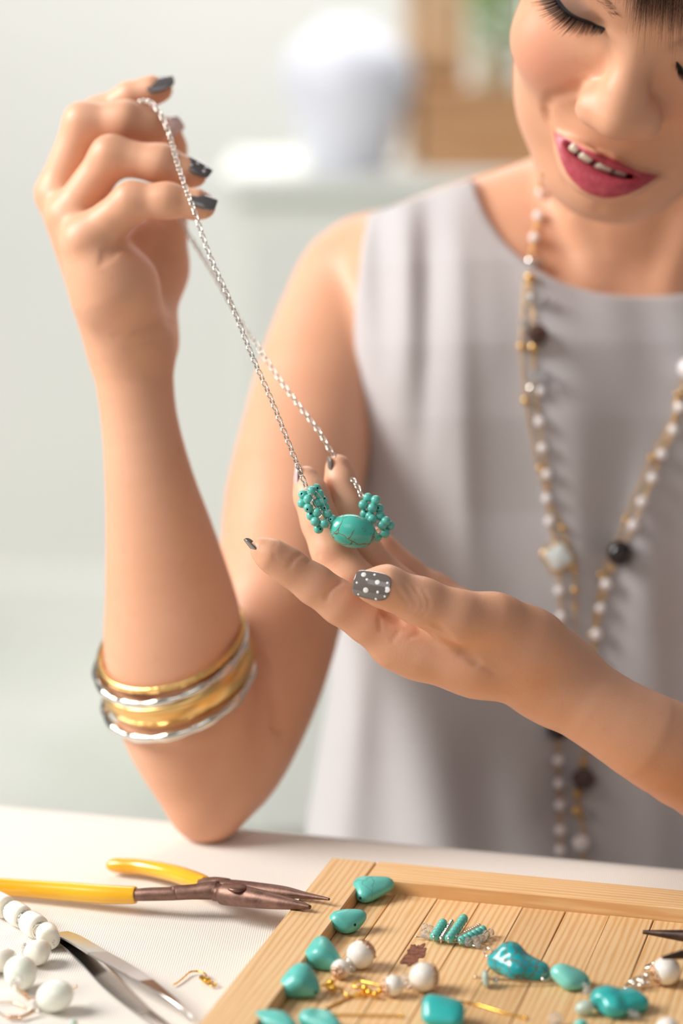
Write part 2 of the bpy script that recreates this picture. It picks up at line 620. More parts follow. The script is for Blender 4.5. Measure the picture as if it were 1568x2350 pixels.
# white vase in front
c = bgp(800, 405, y0 + 0.10)
vz = bgp(800, 45, y0 + 0.10)[2] - topz
prof = [(0, 0), (0.046, 0), (0.052, 0.004), (0.066, 0.05 * vz / 0.17), (0.082, 0.09 * vz / 0.17), (0.082, 0.118 * vz / 0.17), (0.062, 0.145 * vz / 0.17), (0.036, 0.163 * vz / 0.17), (0.033, vz), (0.029, vz), (0.03, 0.163 * vz / 0.17), (0.05, 0.14 * vz / 0.17), (0.074, 0.11 * vz / 0.17), (0.058, 0.05 * vz / 0.17), (0, 0.01)]
vv = lathe(prof, 48)
mv = Mat('bluish_ceramic', S(238, 240, 250), 0.35).m
va = obj('vase', mesh_from('vase', vv[0], vv[1]), mv); va.location = (c[0], y0 + 0.10, topz)
tag(va, 'rounded bluish-white vase on the white sideboard, out of focus', 'vase')
# ------------------------------------------------------------------ table and tablecloth
def q_of(w):
    """world -> camera-aligned millimetres"""
    return (np.asarray(w, float) - CO) @ M3 * 1000.0
eL = TQ(0, 1842); eR = TQ(1568, 1988)
ex = (eR - eL); ex.z = 0; ex.normalize()                      # along the far edge, to picture right
ey = Vector((ex.y, -ex.x, 0))                                 # towards the camera
if ey.y > 0: ey = -ey
TORG = eL.copy()
u0, u1 = -0.55, 0.85
TLEN = 0.95
wood = Mat('table_wood', S(190, 150, 108), 0.5); v = wood.coords((8, 1, 1)); wood.color(wood.ramp(wood.noise(v, 9, 3), [(0.3, S(176, 134, 92)), (0.7, S(200, 160, 116))]))
def TP_(u, v, z): return TORG + ex * u + ey * v + Vector((0, 0, z))
RT = Matrix((ex, -ey, Vector((0, 0, 1)))).transposed().to_4x4()
tb = empty('table', TP_((u0 + u1) / 2, TLEN / 2, -TABLE_Z), 'wooden work table under the cream tablecloth', 'table')
def tbox(name, u, v, z, su, sv, sz, mat, parent, bevel=0.003):
    bm = bmesh.new(); box_bm(bm, 0, 0, 0, su, sv, sz, bevel)
    bmesh.ops.transform(bm, matrix=Matrix.Translation(TP_(u, v, z)) @ RT, verts=bm.verts)
    return obj(name, bm_mesh(name, bm, False), mat, parent)
tbox('table_top', (u0 + u1) / 2, TLEN / 2, -0.016, u1 - u0 - 0.012, TLEN - 0.012, 0.026, wood.m, tb)
for uu in (u0 + 0.06, u1 - 0.06):
    for vv_ in (0.06, TLEN - 0.06):
        tbox('leg', uu, vv_, -(TABLE_Z + 0.029) / 2, 0.05, 0.05, TABLE_Z - 0.0305, wood.m, tb)
tbox('apron', (u0 + u1) / 2, 0.06, -0.07, u1 - u0 - 0.18, 0.02, 0.08, wood.m, tb)
tbox('apron', (u0 + u1) / 2, TLEN - 0.06, -0.07, u1 - u0 - 0.18, 0.02, 0.08, wood.m, tb)
# cloth
def smooth_noise(seed):
    r = random.Random(seed); W_ = [(r.uniform(-28, 28), r.uniform(-28, 28), r.uniform(0, 6.28)) for _ in range(7)]
    return lambda a, b: sum(math.sin(kx * a + ky * b + p) for kx, ky, p in W_) / 7
ns = smooth_noise(5)
NU, NV = 180, 150
V, Fc = [], []
hang = 0.16
tot = TLEN + 2 * hang
for j in range(NV + 1):
    sv = -hang + tot * j / NV
    for i in range(NU + 1):
        su = u0 - hang + (u1 - u0 + 2 * hang) * i / NU
        def fold(s_, a, b):
            r = 0.007
            if s_ < a + r:
                d = (a + r) - s_
                if d < r * math.pi / 2: return a + r - r * math.sin(d / r), -(r - r * math.cos(d / r))
                return a, -(r + d - r * math.pi / 2)
            if s_ > b - r:
                d = s_ - (b - r)
                if d < r * math.pi / 2: return b - r + r * math.sin(d / r), -(r - r * math.cos(d / r))
                return b, -(r + d - r * math.pi / 2)
            return s_, 0.0
        uu, zu = fold(su, u0 - 0.003, u1 + 0.003)
        vv_, zv = fold(sv, -0.003, TLEN + 0.003)
        z = min(zu, zv) if zu < 0 and zv < 0 else zu + zv
        out = min(1, max(0, -z / 0.05))
        if zv < -0.007: vv_ += (-1 if sv < 0 else 1) * out * 0.008 * (1 + math.sin(su * 34))
        if zu < -0.007: uu += (-1 if su < u0 else 1) * out * 0.008 * (1 + math.sin(sv * 30))
        zz = z + (0.0 if z < 0 else 0.0006 * max(0.0, ns(su, sv)))
        V.append(TP_(uu, vv_, zz - 0.0006))
for j in range(NV):
    for i in range(NU):
        a = j * (NU + 1) + i
        Fc.append((a, a + 1, a + NU + 2, a + NU + 1))
mc = Mat('cream_cloth', S(244, 240, 234), 0.85)
mc.b.inputs['Sheen Weight'].default_value = 0.15
tc = mc.node('ShaderNodeTexCoord')
mp = mc.node('ShaderNodeMapping'); mp.inputs['Rotation'].default_value = (0, 0, 0.05)
mc.link(tc.outputs['Object'], mp.inputs['Vector'])
wv = mc.node('ShaderNodeTexWave', Scale=340, Distortion=1.2, Detail=2.0); wv.bands_direction = 'X'; mc.link(mp.outputs['Vector'], wv.inputs['Vector'])
wy = mc.node('ShaderNodeTexWave', Scale=330, Distortion=1.5, Detail=2.0); wy.bands_direction = 'Y'; mc.link(mp.outputs['Vector'], wy.inputs['Vector'])
hh = mc.math('ADD', wv.outputs['Fac'], mc.math('MULTIPLY', wy.outputs['Fac'], 0.12))
mc.color(mc.mix(mc.smooth(hh, 0.2, 1.2), S(226, 219, 209), S(238, 233, 225)))
mc.bump(hh, 0.00016, 0.45)
cloth = obj('tablecloth', mesh_from('tablecloth', V, Fc), mc.m)
tag(cloth, 'cream ribbed tablecloth covering the work table', 'tablecloth')

# ------------------------------------------------------------------ wooden tray
HF, HRAIL = 5.5, 11.5       # plank surface, rail top (mm)
O = TQ(762, 1966, HRAIL)
tx = (TQ(1568, 2043, HRAIL) - O).normalized()
ty_ = (TQ(457, 2348, HRAIL) - O).normalized()
print('tray angle', math.degrees(math.acos(tx.dot(ty_))), 'edge', tx.angle(ex))
tyv = Vector((tx.y, -tx.x, 0))
if tyv.dot(ty_) < 0: tyv = -tyv
# share the misfit between both sides
ang = tx.dot(ty_)
tx = (tx - ty_ * ang * 0.5).normalized(); tyv = Vector((tx.y, -tx.x, 0)); tyv = -tyv if tyv.dot(ty_) < 0 else tyv
O.z = TABLE_Z
TRAYM = Matrix((tx, -tyv, Vector((0, 0, 1)))).transposed().to_4x4()
LX, LY, RW = 0.330, 0.250, 0.0195
def tr(u, v, z): return O + tx * u + tyv * v + Vector((0, 0, z))
tray = empty('wooden_tray', tr(LX / 2, LY / 2, 0), 'shallow pine tray with planked floor holding turquoise stones and jewellery', 'tray')
def pine(name, rot, tone=0.0):
    m = Mat(name, S(228, 188, 132), 0.48)
    m.b.inputs['Specular IOR Level'].default_value = 0.35
    tcn = m.node('ShaderNodeTexCoord')
    oi = m.node('ShaderNodeObjectInfo')
    mp = m.node('ShaderNodeMapping'); mp.inputs['Rotation'].default_value = (0, 0, rot)
    m.link(tcn.outputs['Object'], mp.inputs['Vector'])
    off = m.node('ShaderNodeVectorMath', operation='ADD')
    m.link(mp.outputs['Vector'], off.inputs[0])
    cmb = m.node('ShaderNodeCombineXYZ'); m.link(m.math('MULTIPLY', oi.outputs['Random'], 3.0), cmb.inputs[0]); m.link(m.math('MULTIPLY', oi.outputs['Random'], 7.0), cmb.inputs[1])
    m.link(cmb.outputs[0], off.inputs[1])
    st = m.node('ShaderNodeMapping'); st.inputs['Scale'].default_value = (1.0, 0.07, 1.0)
    m.link(off.outputs[0], st.inputs['Vector'])
    wvn = m.node('ShaderNodeTexWave', Scale=120, Distortion=4.5, Detail=2.0); wvn.inputs['Detail Scale'].default_value = 2.0; wvn.bands_direction = 'X'
    m.link(st.outputs['Vector'], wvn.inputs['Vector'])
    fine = m.noise(st.outputs['Vector'], 900, 3, 0.6)
    base = m.ramp(wvn.outputs['Fac'], [(0.0, S(234, 200, 152)), (0.55, S(230, 192, 142)), (0.85, S(222, 178, 124)), (1.0, S(219, 172, 118))])
    base = m.mix(m.math('MULTIPLY', m.smooth(fine, 0.5, 0.75), 0.22), base, S(212, 164, 112))
    tint = m.ramp(oi.outputs['Random'], [(0.0, (0.90, 0.86, 0.82, 1)), (0.5, (1, 0.99, 0.98, 1)), (1.0, (1.06, 1.04, 1.02, 1))])
    m.color(m.mix(1.0, base, tint, 'MULTIPLY'))
    m.bump(fine, 0.00008, 0.5)
    return m.m
rz = math.atan2(tx.y, tx.x)
P_LONG = pine('pine_along', -rz)                 # grain towards the viewer
P_SIDE = pine('pine_across', -rz + math.pi / 2)
def trbox(name, u0_, u1_, v0_, v1_, z0, z1, mat, bevel=0.0006, parent=tray):
    bm = bmesh.new(); box_bm(bm, (u0_ + u1_) / 2, -(v0_ + v1_) / 2, (z0 + z1) / 2, u1_ - u0_, v1_ - v0_, z1 - z0, bevel, 1)
    bmesh.ops.transform(bm, matrix=Matrix.Translation(O) @ TRAYM, verts=bm.verts)
    return obj(name, bm_mesh(name, bm, False), mat, parent)
hr, hf = HRAIL / 1000, HF / 1000
e_ = 0.0004
trbox('rail', 0, RW, e_ * 2 + 0.0, LY, e_, hr, P_LONG)
trbox('rail', RW + 0.0002, LX - RW - 0.0002, 0, RW, e_, hr, P_SIDE)
trbox('rail', LX - RW, LX, 0, LY, e_, hr, P_LONG)
trbox('rail', RW + 0.0002, LX - RW - 0.0002, LY - RW, LY, e_, hr, P_SIDE)
pw = 0.01745
u = RW + 0.0003; k = 0
prn = random.Random(8)
while u < LX - RW - 0.001:
    w_ = min(pw if k else 0.0125, LX - RW - 0.0003 - u)
    dz = prn.uniform(-0.00012, 0.00012)
    trbox('plank', u, u + w_ - (0.00038 if k % 2 == 0 else 0.00016), RW + 0.0002, LY - RW - 0.0002, 0.0015, hf + dz, P_LONG, 0.00025)
    u += w_; k += 1
trbox('base_board', RW * 0.5, LX - RW * 0.5, RW * 0.5, LY - RW * 0.5, e_, 0.0014, P_LONG)
# brown stain on a plank
rs_ = random.Random(2)
cs = TQ(949, 2190, HF + 0.16)
Vs = []
n_ = 40
for i in range(n_):
    a = 2 * math.pi * i / n_
    du = math.cos(a) * 0.0036; dv = math.sin(a) * 0.0115
    j_ = 1 + rs_.uniform(-0.30, 0.22)
    p = cs + tx * (du * j_ + dv * 0.03) + tyv * (dv * j_)
    Vs.append(p)
Vs.append(cs)
stn = Mat('brown_stain', S(122, 72, 50), 0.7); v = stn.coords(); stn.color(stn.ramp(stn.noise(v, 500, 3), [(0.35, S(104, 58, 40)), (0.7, S(150, 96, 68))]))
obj('stain', mesh_from('stain', Vs, [(i, (i + 1) % n_, n_) for i in range(n_)], False), stn.m, tray)
# ------------------------------------------------------------------ the woman: torso shape shared by skin and top
VOX = 0.95
def interp(z, xs, ys): return np.interp(z, xs, ys)

TX, TD = 146.0, 1246.0          # torso axis (x, depth)
ZT = lambda py, d=1170.0: -d * (py - 1175.0) / FOC
def torso(p):
    """distance to the clothed torso"""
    x = p[:, 0] - TX; y = p[:, 1] - TD; z = p[:, 2]
    w = interp(z, [-330, -190, -150, -95, -40, 10, 60, 160, 260], [190, 168, 161, 152, 146, 147, 153, 154, 154])
    dp = interp(z, [-330, -180, -120, -60, 0, 45, 80, 120, 165, 200], [112, 108, 100, 96, 98, 106, 107, 100, 82, 66])
    n = 3.1
    ax = np.abs(x) / w; ay = np.abs(y) / dp
    k = (ax ** n + ay ** n) ** (1 / n)
    gx = ax ** (n - 1) / w; gy = ay ** (n - 1) / dp
    gg = np.sqrt(gx * gx + gy * gy) / np.maximum(k, 0.05) ** (n - 1)
    side = (k - 1) / np.maximum(gg, 0.5 / 140)
    # shoulder slope: through the two ends of the shoulder seam
    slope = z - (SHZ + 0.33 * (np.abs(x) * -1.0 + 100.0)) + 0.0016 * (y + 30) ** 2 * 0.5
    slope = slope * 0.93
    return -smin(-side, -slope, 24.0)
SHZ = 162.5

# ------------------------------------------------------------------ head pose (fitted to the face), local frame: x to picture right, y out of the face, z up
HR = np.array([[0.95517032, 0.27999973, 0.09617594], [-0.09104358, 0.58691762, -0.80451151], [-0.28171036, 0.75968932, 0.58609847]])
HT = np.array([124.59, 1017.376, 196.83])
HB = HR @ np.diag([1.0, -1.0, 1.0])       # columns: local x, y(out), z in the camera-aligned frame
HS = 0.957                                # the fitted head, brought to its true distance
def H(x, y, z): return HS * (HB @ np.array([x, y, z], float) + HT)
def FL(px, py, yl):
    """local head point on the sight line of a pixel at forward coordinate yl"""
    v = HB.T @ np.array([(px - 784.0) / FOC, 1.0, -(py - 1175.0) / FOC]); c = HB.T @ (-HT)
    t = (yl - c[1]) / v[1]
    return c + v * t
def FW(px, py, yl): return H(*FL(px, py, yl))

def build_body_field():
    F = Field()
    ch = F.chain
    # ---- right arm (picture left)
    fore = ('s', 2.5, ch([(302, 802, 1040, 91), (318, 950, 1040, 84), (342, 1100, 1042, 98), (370, 1250, 1046, 124),
                         (394, 1400, 1050, 149), (402, 1500, 1052, 158), (428, 1650, 1054, 150), (462, 1780, 1056, 112), (474, 1850, 1057, 76)], flat=((0, 1, 0), 0.80), smooth=3))
    upper = ('s', 2.5, ch([(478, 1852, 1058, 76), (532, 1750, 1070, 116), (585, 1600, 1088, 138), (625, 1450, 1105, 148),
                          (655, 1300, 1128, 150), (672, 1150, 1154, 152), (705, 1000, 1180, 148), (745, 850, 1203, 146), (800, 720, 1222, 148), (862, 652, 1232, 160), (1000, 610, 1236, 116)], smooth=3))
    armR = ('s', 7, [fore, upper])
    # ---- right hand
    palmR = ('s', 10, ch([(302, 802, 1040, 91), (262, 660, 1024, 92), (205, 555, 1018, 64)])
             + ch([(300, 780, 1042, 84), (160, 498, 1033, 54)]) + ch([(300, 780, 1046, 80), (132, 448, 1047, 50)])
             + ch([(300, 780, 1052, 76), (150, 415, 1062, 48)])
             + ch([(318, 780, 1052, 74), (350, 610, 1060, 74), (372, 520, 1060, 52)]) + ch([(250, 600, 1036, 60), (310, 555, 1050, 40)]))
    thR = ('s', 4, ch([(376, 530, 1060, 50), (398, 420, 1064, 34), (394, 340, 1060, 31), (388, 296, 1054, 28)]))
    pkR = ('s', 5, ch([(205, 552, 1018, 58), (302, 462, 1007, 41), (385, 460, 1004, 37), (455, 470, 1004, 30), (470, 473, 1004, 22)]))
    rgR = ('s', 5, ch([(165, 490, 1033, 50), (255, 358, 1021, 44), (370, 376, 1018, 41), (432, 397, 1018, 30), (452, 404, 1018, 20)]))
    mdR = ('s', 5, ch([(135, 440, 1047, 50), (192, 281, 1037, 43), (290, 277, 1034, 42), (345, 290, 1036, 36), (362, 300, 1038, 24)]))
    ixR = ('s', 5, ch([(150, 400, 1062, 46), (225, 262, 1056, 36), (300, 222, 1050, 31), (350, 208, 1048, 29), (372, 206, 1048, 23)]))
    handR = ('f', 4, palmR, [thR, pkR, rgR, mdR, ixR])
    # ---- left arm (picture right)
    foreL = ('s', 2.5, ch([(1268, 1554, 965, 94), (1405, 1646, 962, 93), (1524, 1714, 966, 107), (1690, 1800, 990, 116), (1820, 1830, 1030, 102), (1870, 1830, 1045, 92)], smooth=3))
    upL = ('s', 16, ch([(1870, 1830, 1045, 92), (1960, 1700, 1080, 140), (2010, 1300, 1150, 150), (2020, 800, 1200, 160), (1950, 650, 1210, 150)]))
    armL = ('s', 10, [foreL, upL])
    palmL = ('s', 9, ch([(900, 1482, 958, 44), (960, 1490, 958, 56), (1090, 1510, 958, 72)]) + ch([(918, 1458, 956, 60), (1090, 1500, 958, 82), (1268, 1554, 965, 94)])
             + ch([(945, 1420, 973, 50), (1080, 1460, 975, 62), (1268, 1545, 975, 84)])
             + ch([(975, 1388, 988, 45), (1268, 1530, 985, 76)]) + ch([(1000, 1360, 1003, 40), (1060, 1410, 1000, 46), (1230, 1500, 985, 70)])
             + ch([(1155, 1432, 948, 58), (1215, 1485, 955, 80), (1268, 1554, 965, 92)]))
    ixL = ('s', 6, ch([(598, 1259, 944, 22), (622, 1274, 944, 31), (665, 1302, 946, 36), (722, 1342, 948, 40), (783, 1384, 950, 44), (850, 1424, 953, 50), (918, 1458, 956, 62)]))
    mdL = ('s', 6, ch([(703, 1098, 983, 29), (716, 1140, 980, 35), (736, 1200, 977, 38), (762, 1262, 974, 42), (806, 1328, 972, 45), (945, 1420, 972, 48)]))
    rgL = ('s', 6, ch([(777, 1072, 993, 29), (784, 1108, 991, 31), (796, 1170, 988, 39), (838, 1285, 986, 44), (975, 1388, 988, 45)]))
    pkL = ('s', 6, ch([(866, 1232, 1004, 22), (888, 1268, 1004, 27), (925, 1308, 1003, 33), (1000, 1360, 1003, 40)]))
    thL = ('s', 6, ch([(848, 1344, 931, 33), (885, 1347, 932, 44), (968, 1382, 936, 50), (1050, 1418, 940, 58), (1125, 1428, 946, 62), (1190, 1470, 953, 74)]))
    handL = ('f', 5, palmL, [ixL, mdL, rgL, pkL, thL])
    # ---- torso skin, neck
    tors = F.fn(lambda p: torso(p) + 3.0 + np.clip((70 - p[:, 2]) / 40, 0, 1) * 9.0)
    neck = ('s', 16, [F.cone(Q(1520, 250, 1135), Q(1480, 640, 1216), 50, 50), F.cone(Q(1470, 560, 1200), Q(1130, 545, 1215), 36, 20),
                      F.cone(Q(1520, 560, 1200), Q(1900, 560, 1215), 38, 22)])
    scm = ('s', 5, [F.cone(Q(1330, 430, 1144), Q(1366, 730, 1172), 8, 6), F.cone(Q(1620, 440, 1112), Q(1500, 740, 1174), 10, 7)])
    chest = ('s', 14, [tors, neck])
    chest = ('s', 9, [chest, scm])
    # ---- head
    def he(c, r):
        return F.ell(H(*c), np.array(r) * HS, HB)
    def hc(a, b, ra, rb): return F.cone(H(*a), H(*b), ra * HS, rb * HS)
    skull = ('s', 20, [he((0, -88, 35), (74, 92, 80)), he((0, -62, -26), (56.5, 56, 72)), he((2, -23, -102), (22, 22, 19)), he((0, -27, -70), (31, 26, 26)), hc((-40, -66, -76), (-17, -32, -103), 14, 17), hc((45, -66, -72), (18, -34, -98), 15, 18), he((-33, -48, -66), (16, 25, 34)), he((36, -48, -66), (18, 24, 32))])
    cheeks = ('s', 14, [he((-33.5, -30, -37), (22, 20, 20)), he((35, -30, -36), (22, 20, 20))])
    skull = ('s', 14, [skull, cheeks])
    nose = ('s', 8, [hc((0, -12, 4), (0, 2, -28), 7.5, 8.0), hc((0, 2, -28), (0, 6.5, -36), 8.5, 10.5), he((-12, 0, -39), (8.0, 10, 8.5)), he((12, 0, -39), (8.0, 10, 8.5))])
    lids = ('s', 4, [he((-31.5, -21, -1), (16.5, 14.5, 12)), he((31.5, -21, -1), (16.5, 14.5, 12))])
    head = ('s', 6, [skull, nose])
    head = ('s', 4, [head, lids])
    ears = ('s', 6, [he((-74, -85, -12), (6, 13, 26)), he((74, -85, -12), (6, 13, 26))])
    head = ('s', 5, [head, ears])
    # lips
    def pxs(pts, n=3):
        return [np.array(q) for q in spline(pts, n)]
    up = pxs([(1283, 313, -8, 1.0), (1306, 327, -2, 1.8), (1334, 346, 3.0, 2.5), (1356, 359, 5.2, 2.9), (1376, 368, 5.2, 2.8), (1404, 378, 4.4, 2.8), (1440, 392, 1.8, 2.2), (1478, 402, -3, 1.5), (1508, 405, -8, 1.0)])
    lo = pxs([(1280, 312, -7, 1.5), (1293, 345, -2, 3.6), (1316, 382, 2.6, 5.7), (1348, 410, 5.8, 6.9), (1388, 425, 6.6, 7.0), (1424, 427, 5.2, 6.5), (1460, 420, 1.4, 5.0), (1490, 411, -4, 2.8), (1508, 405, -7, 1.3)])
    sl = pxs([(1300, 327, 1, 0.6), (1320, 346, 5, 1.25), (1360, 372, 8, 1.45), (1402, 395, 8, 1.4), (1434, 404, 5, 0.9), (1462, 407, 0, 0.4)])
    def cv(L, off=0.0):
        P = []
        for q in L:
            ray = HB.T @ np.array([(q[0] - 784.0) / FOC, 1.0, -(q[1] - 1175.0) / FOC])
            P.append(FL(q[0], q[1], q[2]) + ray * off)
        return [hc(a_, b_, qa[3], qb[3]) for a_, b_, qa, qb in zip(P[:-1], P[1:], L[:-1], L[1:])]
    lipU = ('s', 1.5, cv(up))
    lipL = ('s', 1.5, cv(lo))
    cut = ('s', 2, cv(sl, -4) + cv(sl) + cv(sl, 4) + cv(sl, 9))
    head = ('s', 4, [head, lipU])
    head = ('s', 3, [head, lipL])
    head = ('x', 1.6, head, cut)
    F.head = head
    whole = ('s', 10, [head, chest])
    whole = ('s', 8, [whole, armR])
    whole = ('s', 4, [whole, handR])
    whole = ('s', 8, [whole, ('s', 6, [armL, handL])])
    F.tree = whole
    # ---- facial relief
    hl = lambda *P: [H(*q) for q in P]
    for sx in (-1, 1):
        F.groove(hl((sx * 17, -9, 2), (sx * 20, -11, 8), (sx * 30, -12, 13), (sx * 42, -16, 11)), 5.5, 2.2)      # upper socket
        F.groove(hl((sx * 16, -8, -3), (sx * 22, -6, -12), (sx * 33, -7, -15), (sx * 44, -13, -10)), 5.0, 1.2)    # under the eye
        F.groove(hl((sx * 12, -6, 17), (sx * 30, -6, 20), (sx * 44, -14, 17)), 6.0, -1.6)                          # brow
        F.groove(hl((sx * 21, 0, -38), (sx * 27, -3, -46), (sx * 32, -6, -56)), 3.4, 1.5)                          # smile fold
        F.groove(hl((sx * 20.5, -2, -40), (sx * 18, -2, -33)), 2.2, 1.3)                                          # wing of the nose
        F.groove(hl((sx * 33, -7, -70),), 4.0, 1.6)                                                                # mouth corner
        F.groove(hl((sx * 12, -1, -56), (sx * 4, 4, -61)), 4.0, -0.3)
    F.groove(hl((0, 3, -53), (0, 5, -62)), 2.6, 1.0)
    F.groove(hl((-14, -2, -92), (0, 2, -93), (14, -2, -92)), 4.0, 1.6)                                            # under the lower lip
    # ---- hollows of the neck
    F.groove([Q(1290, 590, 1150)], 14, 4.0)
    F.groove([Q(1435, 640, 1140), Q(1430, 690, 1140)], 14, 4.0)
    # ---- creases: pixels on the visible skin, width, depth (mm)
    CR = [
        # face
        ([(1326, 200), (1296, 214), (1268, 222), (1253, 244), (1256, 272), (1268, 296)], 2.6, 1.0),
        ([(1254, 262), (1258, 276)], 2.4, 1.5),
        ([(1345, 186), (1330, 196), (1322, 212)], 1.8, 0.8),
        ([(1506, 398), (1522, 396), (1536, 402)], 2.0, 1.2),
        ([(1300, 486), (1380, 472), (1470, 466)], 3.0, 0.5),
        # raised hand
        ([(232, 606), (256, 594), (274, 572), (280, 552)], 1.2, 0.45),
        ([(236, 592), (262, 578), (276, 560)], 0.9, 0.4),
        ([(238, 578), (262, 566)], 0.8, 0.3),
        ([(262, 772), (300, 760), (345, 745), (392, 738)], 1.4, 0.5),
        ([(290, 800), (340, 782), (390, 775)], 1.4, 0.3),
        ([(240, 760), (300, 740), (350, 742)], 5.0, 0.7),
        # elbow fold
        ([(560, 1462), (592, 1500), (618, 1560), (632, 1620), (636, 1668)], 2.8, 2.8),
        # open hand
        ([(885, 1408), (915, 1424), (960, 1442), (1010, 1462), (1060, 1494), (1094, 1520)], 1.5, 1.7),
        ([(1000, 1434), (1030, 1464), (1060, 1494)], 1.8, 0.8),
        ([(912, 1352), (925, 1372), (940, 1388), (932, 1402)], 0.5, 0.20),
        ([(930, 1345), (946, 1366), (955, 1388), (944, 1404)], 0.5, 0.22),
        ([(952, 1350), (966, 1372), (972, 1392), (958, 1410)], 0.5, 0.20),
        ([(972, 1356), (984, 1378), (984, 1398), (968, 1416)], 0.5, 0.16),
        ([(938, 1372), (960, 1382), (980, 1388)], 0.5, 0.12),
        ([(783, 1336), (768, 1343), (756, 1354), (748, 1374)], 0.6, 0.32),
        ([(776, 1338), (762, 1348), (748, 1362)], 0.5, 0.2),
        ([(690, 1272), (676, 1280), (664, 1298)], 0.6, 0.22),
        ([(636, 1246), (628, 1262), (630, 1282)], 0.6, 0.10),
        ([(880, 1398), (870, 1420), (872, 1446)], 0.5, 0.3),
        ([(888, 1410), (905, 1426), (925, 1432)], 0.5, 0.25),
        ([(935, 1428), (915, 1450), (900, 1470)], 0.5, 0.22),
        ([(975, 1440), (960, 1456), (940, 1464)], 0.5, 0.22),
        ([(985, 1446), (1000, 1470), (1020, 1482)], 0.5, 0.2),
        ([(1055, 1492), (1080, 1505), (1110, 1530), (1135, 1545)], 0.6, 0.25),
        ([(705, 1290), (730, 1275)], 0.6, 0.2),
        ([(815, 1262), (845, 1290)], 1.0, 0.4),
    ]
    flat = [(x, y, 880.0) for c, w, a in CR for x, y in c]
    PS = surf(F, flat); i = 0
    for c, w, a in CR:
        if w < 1: w, a = w * 1.5, a * 1.9
        F.groove(PS[i:i + len(c)], w, a); i += len(c)
    return F

BF = build_body_field()
def hidden(c):
    """torso under the clothes and far outside the frame: not meshed"""
    px = 784 + FOC * c[:, 0] / c[:, 1]; py = 1175 - FOC * c[:, 2] / c[:, 1]
    under = (c[:, 1] > 1130) & (px > 960) & (px < 1800) & (py > 830) & (c[:, 1] < 1400)
    return under | (px > 2500)
bV, bF = BF.mesh((-150, 860, -200), (380, 1330, 330), VOX, skip=hidden)

# attributes: lip outline, eye shadow, blush (make-up and skin colouring of the face)
loc = (bV / HS - HT) @ HB
LIP_U = [(1274, 302), (1299, 317), (1327, 331), (1352, 346), (1364, 352), (1380, 355), (1410, 365), (1437, 380), (1470, 395), (1512, 403),
         (1480, 412), (1440, 408), (1400, 399), (1356, 380), (1325, 358), (1295, 324)]
LIP_L = [(1272, 302), (1295, 318), (1310, 332), (1326, 350), (1356, 370), (1400, 390), (1440, 400), (1480, 404), (1514, 403),
         (1492, 418), (1468, 433), (1440, 446), (1410, 453), (1384, 454), (1355, 446), (1335, 434), (1316, 416), (1302, 398), (1289, 370), (1280, 344), (1274, 320)]
front = (loc[:, 1] > -26) & (loc[:, 1] < 30) & (np.abs(loc[:, 0]) < 60) & (loc[:, 2] > -125) & (loc[:, 2] < 40)
mouth = front & (loc[:, 2] < -52) & (loc[:, 2] > -100) & (np.abs(loc[:, 0]) < 34)
pp = np.stack([784 + FOC * bV[:, 0] / bV[:, 1], 1175 - FOC * bV[:, 2] / bV[:, 1]], 1)
lip = np.full(len(bV), 50.0)
lip[mouth] = np.minimum(poly_sd(pp[mouth], LIP_U), poly_sd(pp[mouth], LIP_L)) / 5.7
shade = np.zeros(len(bV))
for sx in (-1, 1):
    e = ((loc[:, 0] - sx * 33) / 17) ** 2 + ((loc[:, 2] - 1.5) / 8.5) ** 2
    shade = np.maximum(shade, np.where(front, np.exp(-e ** 2), 0))
blush = np.where(front, np.exp(-(((np.abs(loc[:, 0]) - 40) / 17) ** 2 + ((loc[:, 2] + 34) / 17) ** 2)), 0)
body_me = np_mesh('body', to_world(bV), bF, {'lip': lip, 'shadow': shade, 'blush': blush})
print('body verts', len(bV))

# ---- materials of skin
def skin_material():
    m = Mat('skin', S(226, 174, 142), 0.5)
    b = m.b
    b.inputs['Subsurface Weight'].default_value = 0.16
    b.inputs['Subsurface Radius'].default_value = (1.0, 0.36, 0.18)
    b.inputs['Subsurface Scale'].default_value = 0.006
    b.inputs['Specular IOR Level'].default_value = 0.42
    v = m.coords()
    n1 = m.noise(v, 14, 3); n2 = m.noise(v, 160, 4, 0.6)
    base = m.ramp(n1, [(0.3, S(218, 161, 127)), (0.7, S(230, 178, 147))])
    base = m.mix(m.math('MULTIPLY', m.smooth(n2, 0.55, 0.8), 0.25), base, S(205, 138, 104))
    base = m.mix(m.math('MULTIPLY', m.attr('blush'), 0.45), base, S(222, 140, 120))
    base = m.mix(m.math('MULTIPLY', m.attr('shadow'), 0.62), base, S(92, 84, 84))
    lf = m.math('SUBTRACT', 1.0, m.smooth(m.attr('lip'), -0.25, 0.45))
    ln = m.noise(v, 420, 2)
    lc = m.ramp(ln, [(0.3, S(170, 62, 76)), (0.7, S(190, 82, 94))])
    m.color(m.mix(lf, base, lc))
    r = m.node('ShaderNodeMix', data_type='FLOAT')
    m.link(lf, r.inputs[0]); r.inputs[2].default_value = 0.45; r.inputs[3].default_value = 0.36
    m.link(r.outputs[0], b.inputs['Roughness'])
    pores = m.noise(v, 1100, 2, 0.6)
    nb_ = m.bump(pores, 0.00016, 0.4)
    m.bump(m.noise(v, 420, 3, 0.7), 0.0003, 0.12, nb_)
    return m.m
SKIN = skin_material()
person = empty('person', to_world(Q(1480, 2100, 1240)), 'woman in a grey sleeveless top smiling down at a turquoise necklace in her hands', 'person')
body = obj('body', body_me, SKIN, person)

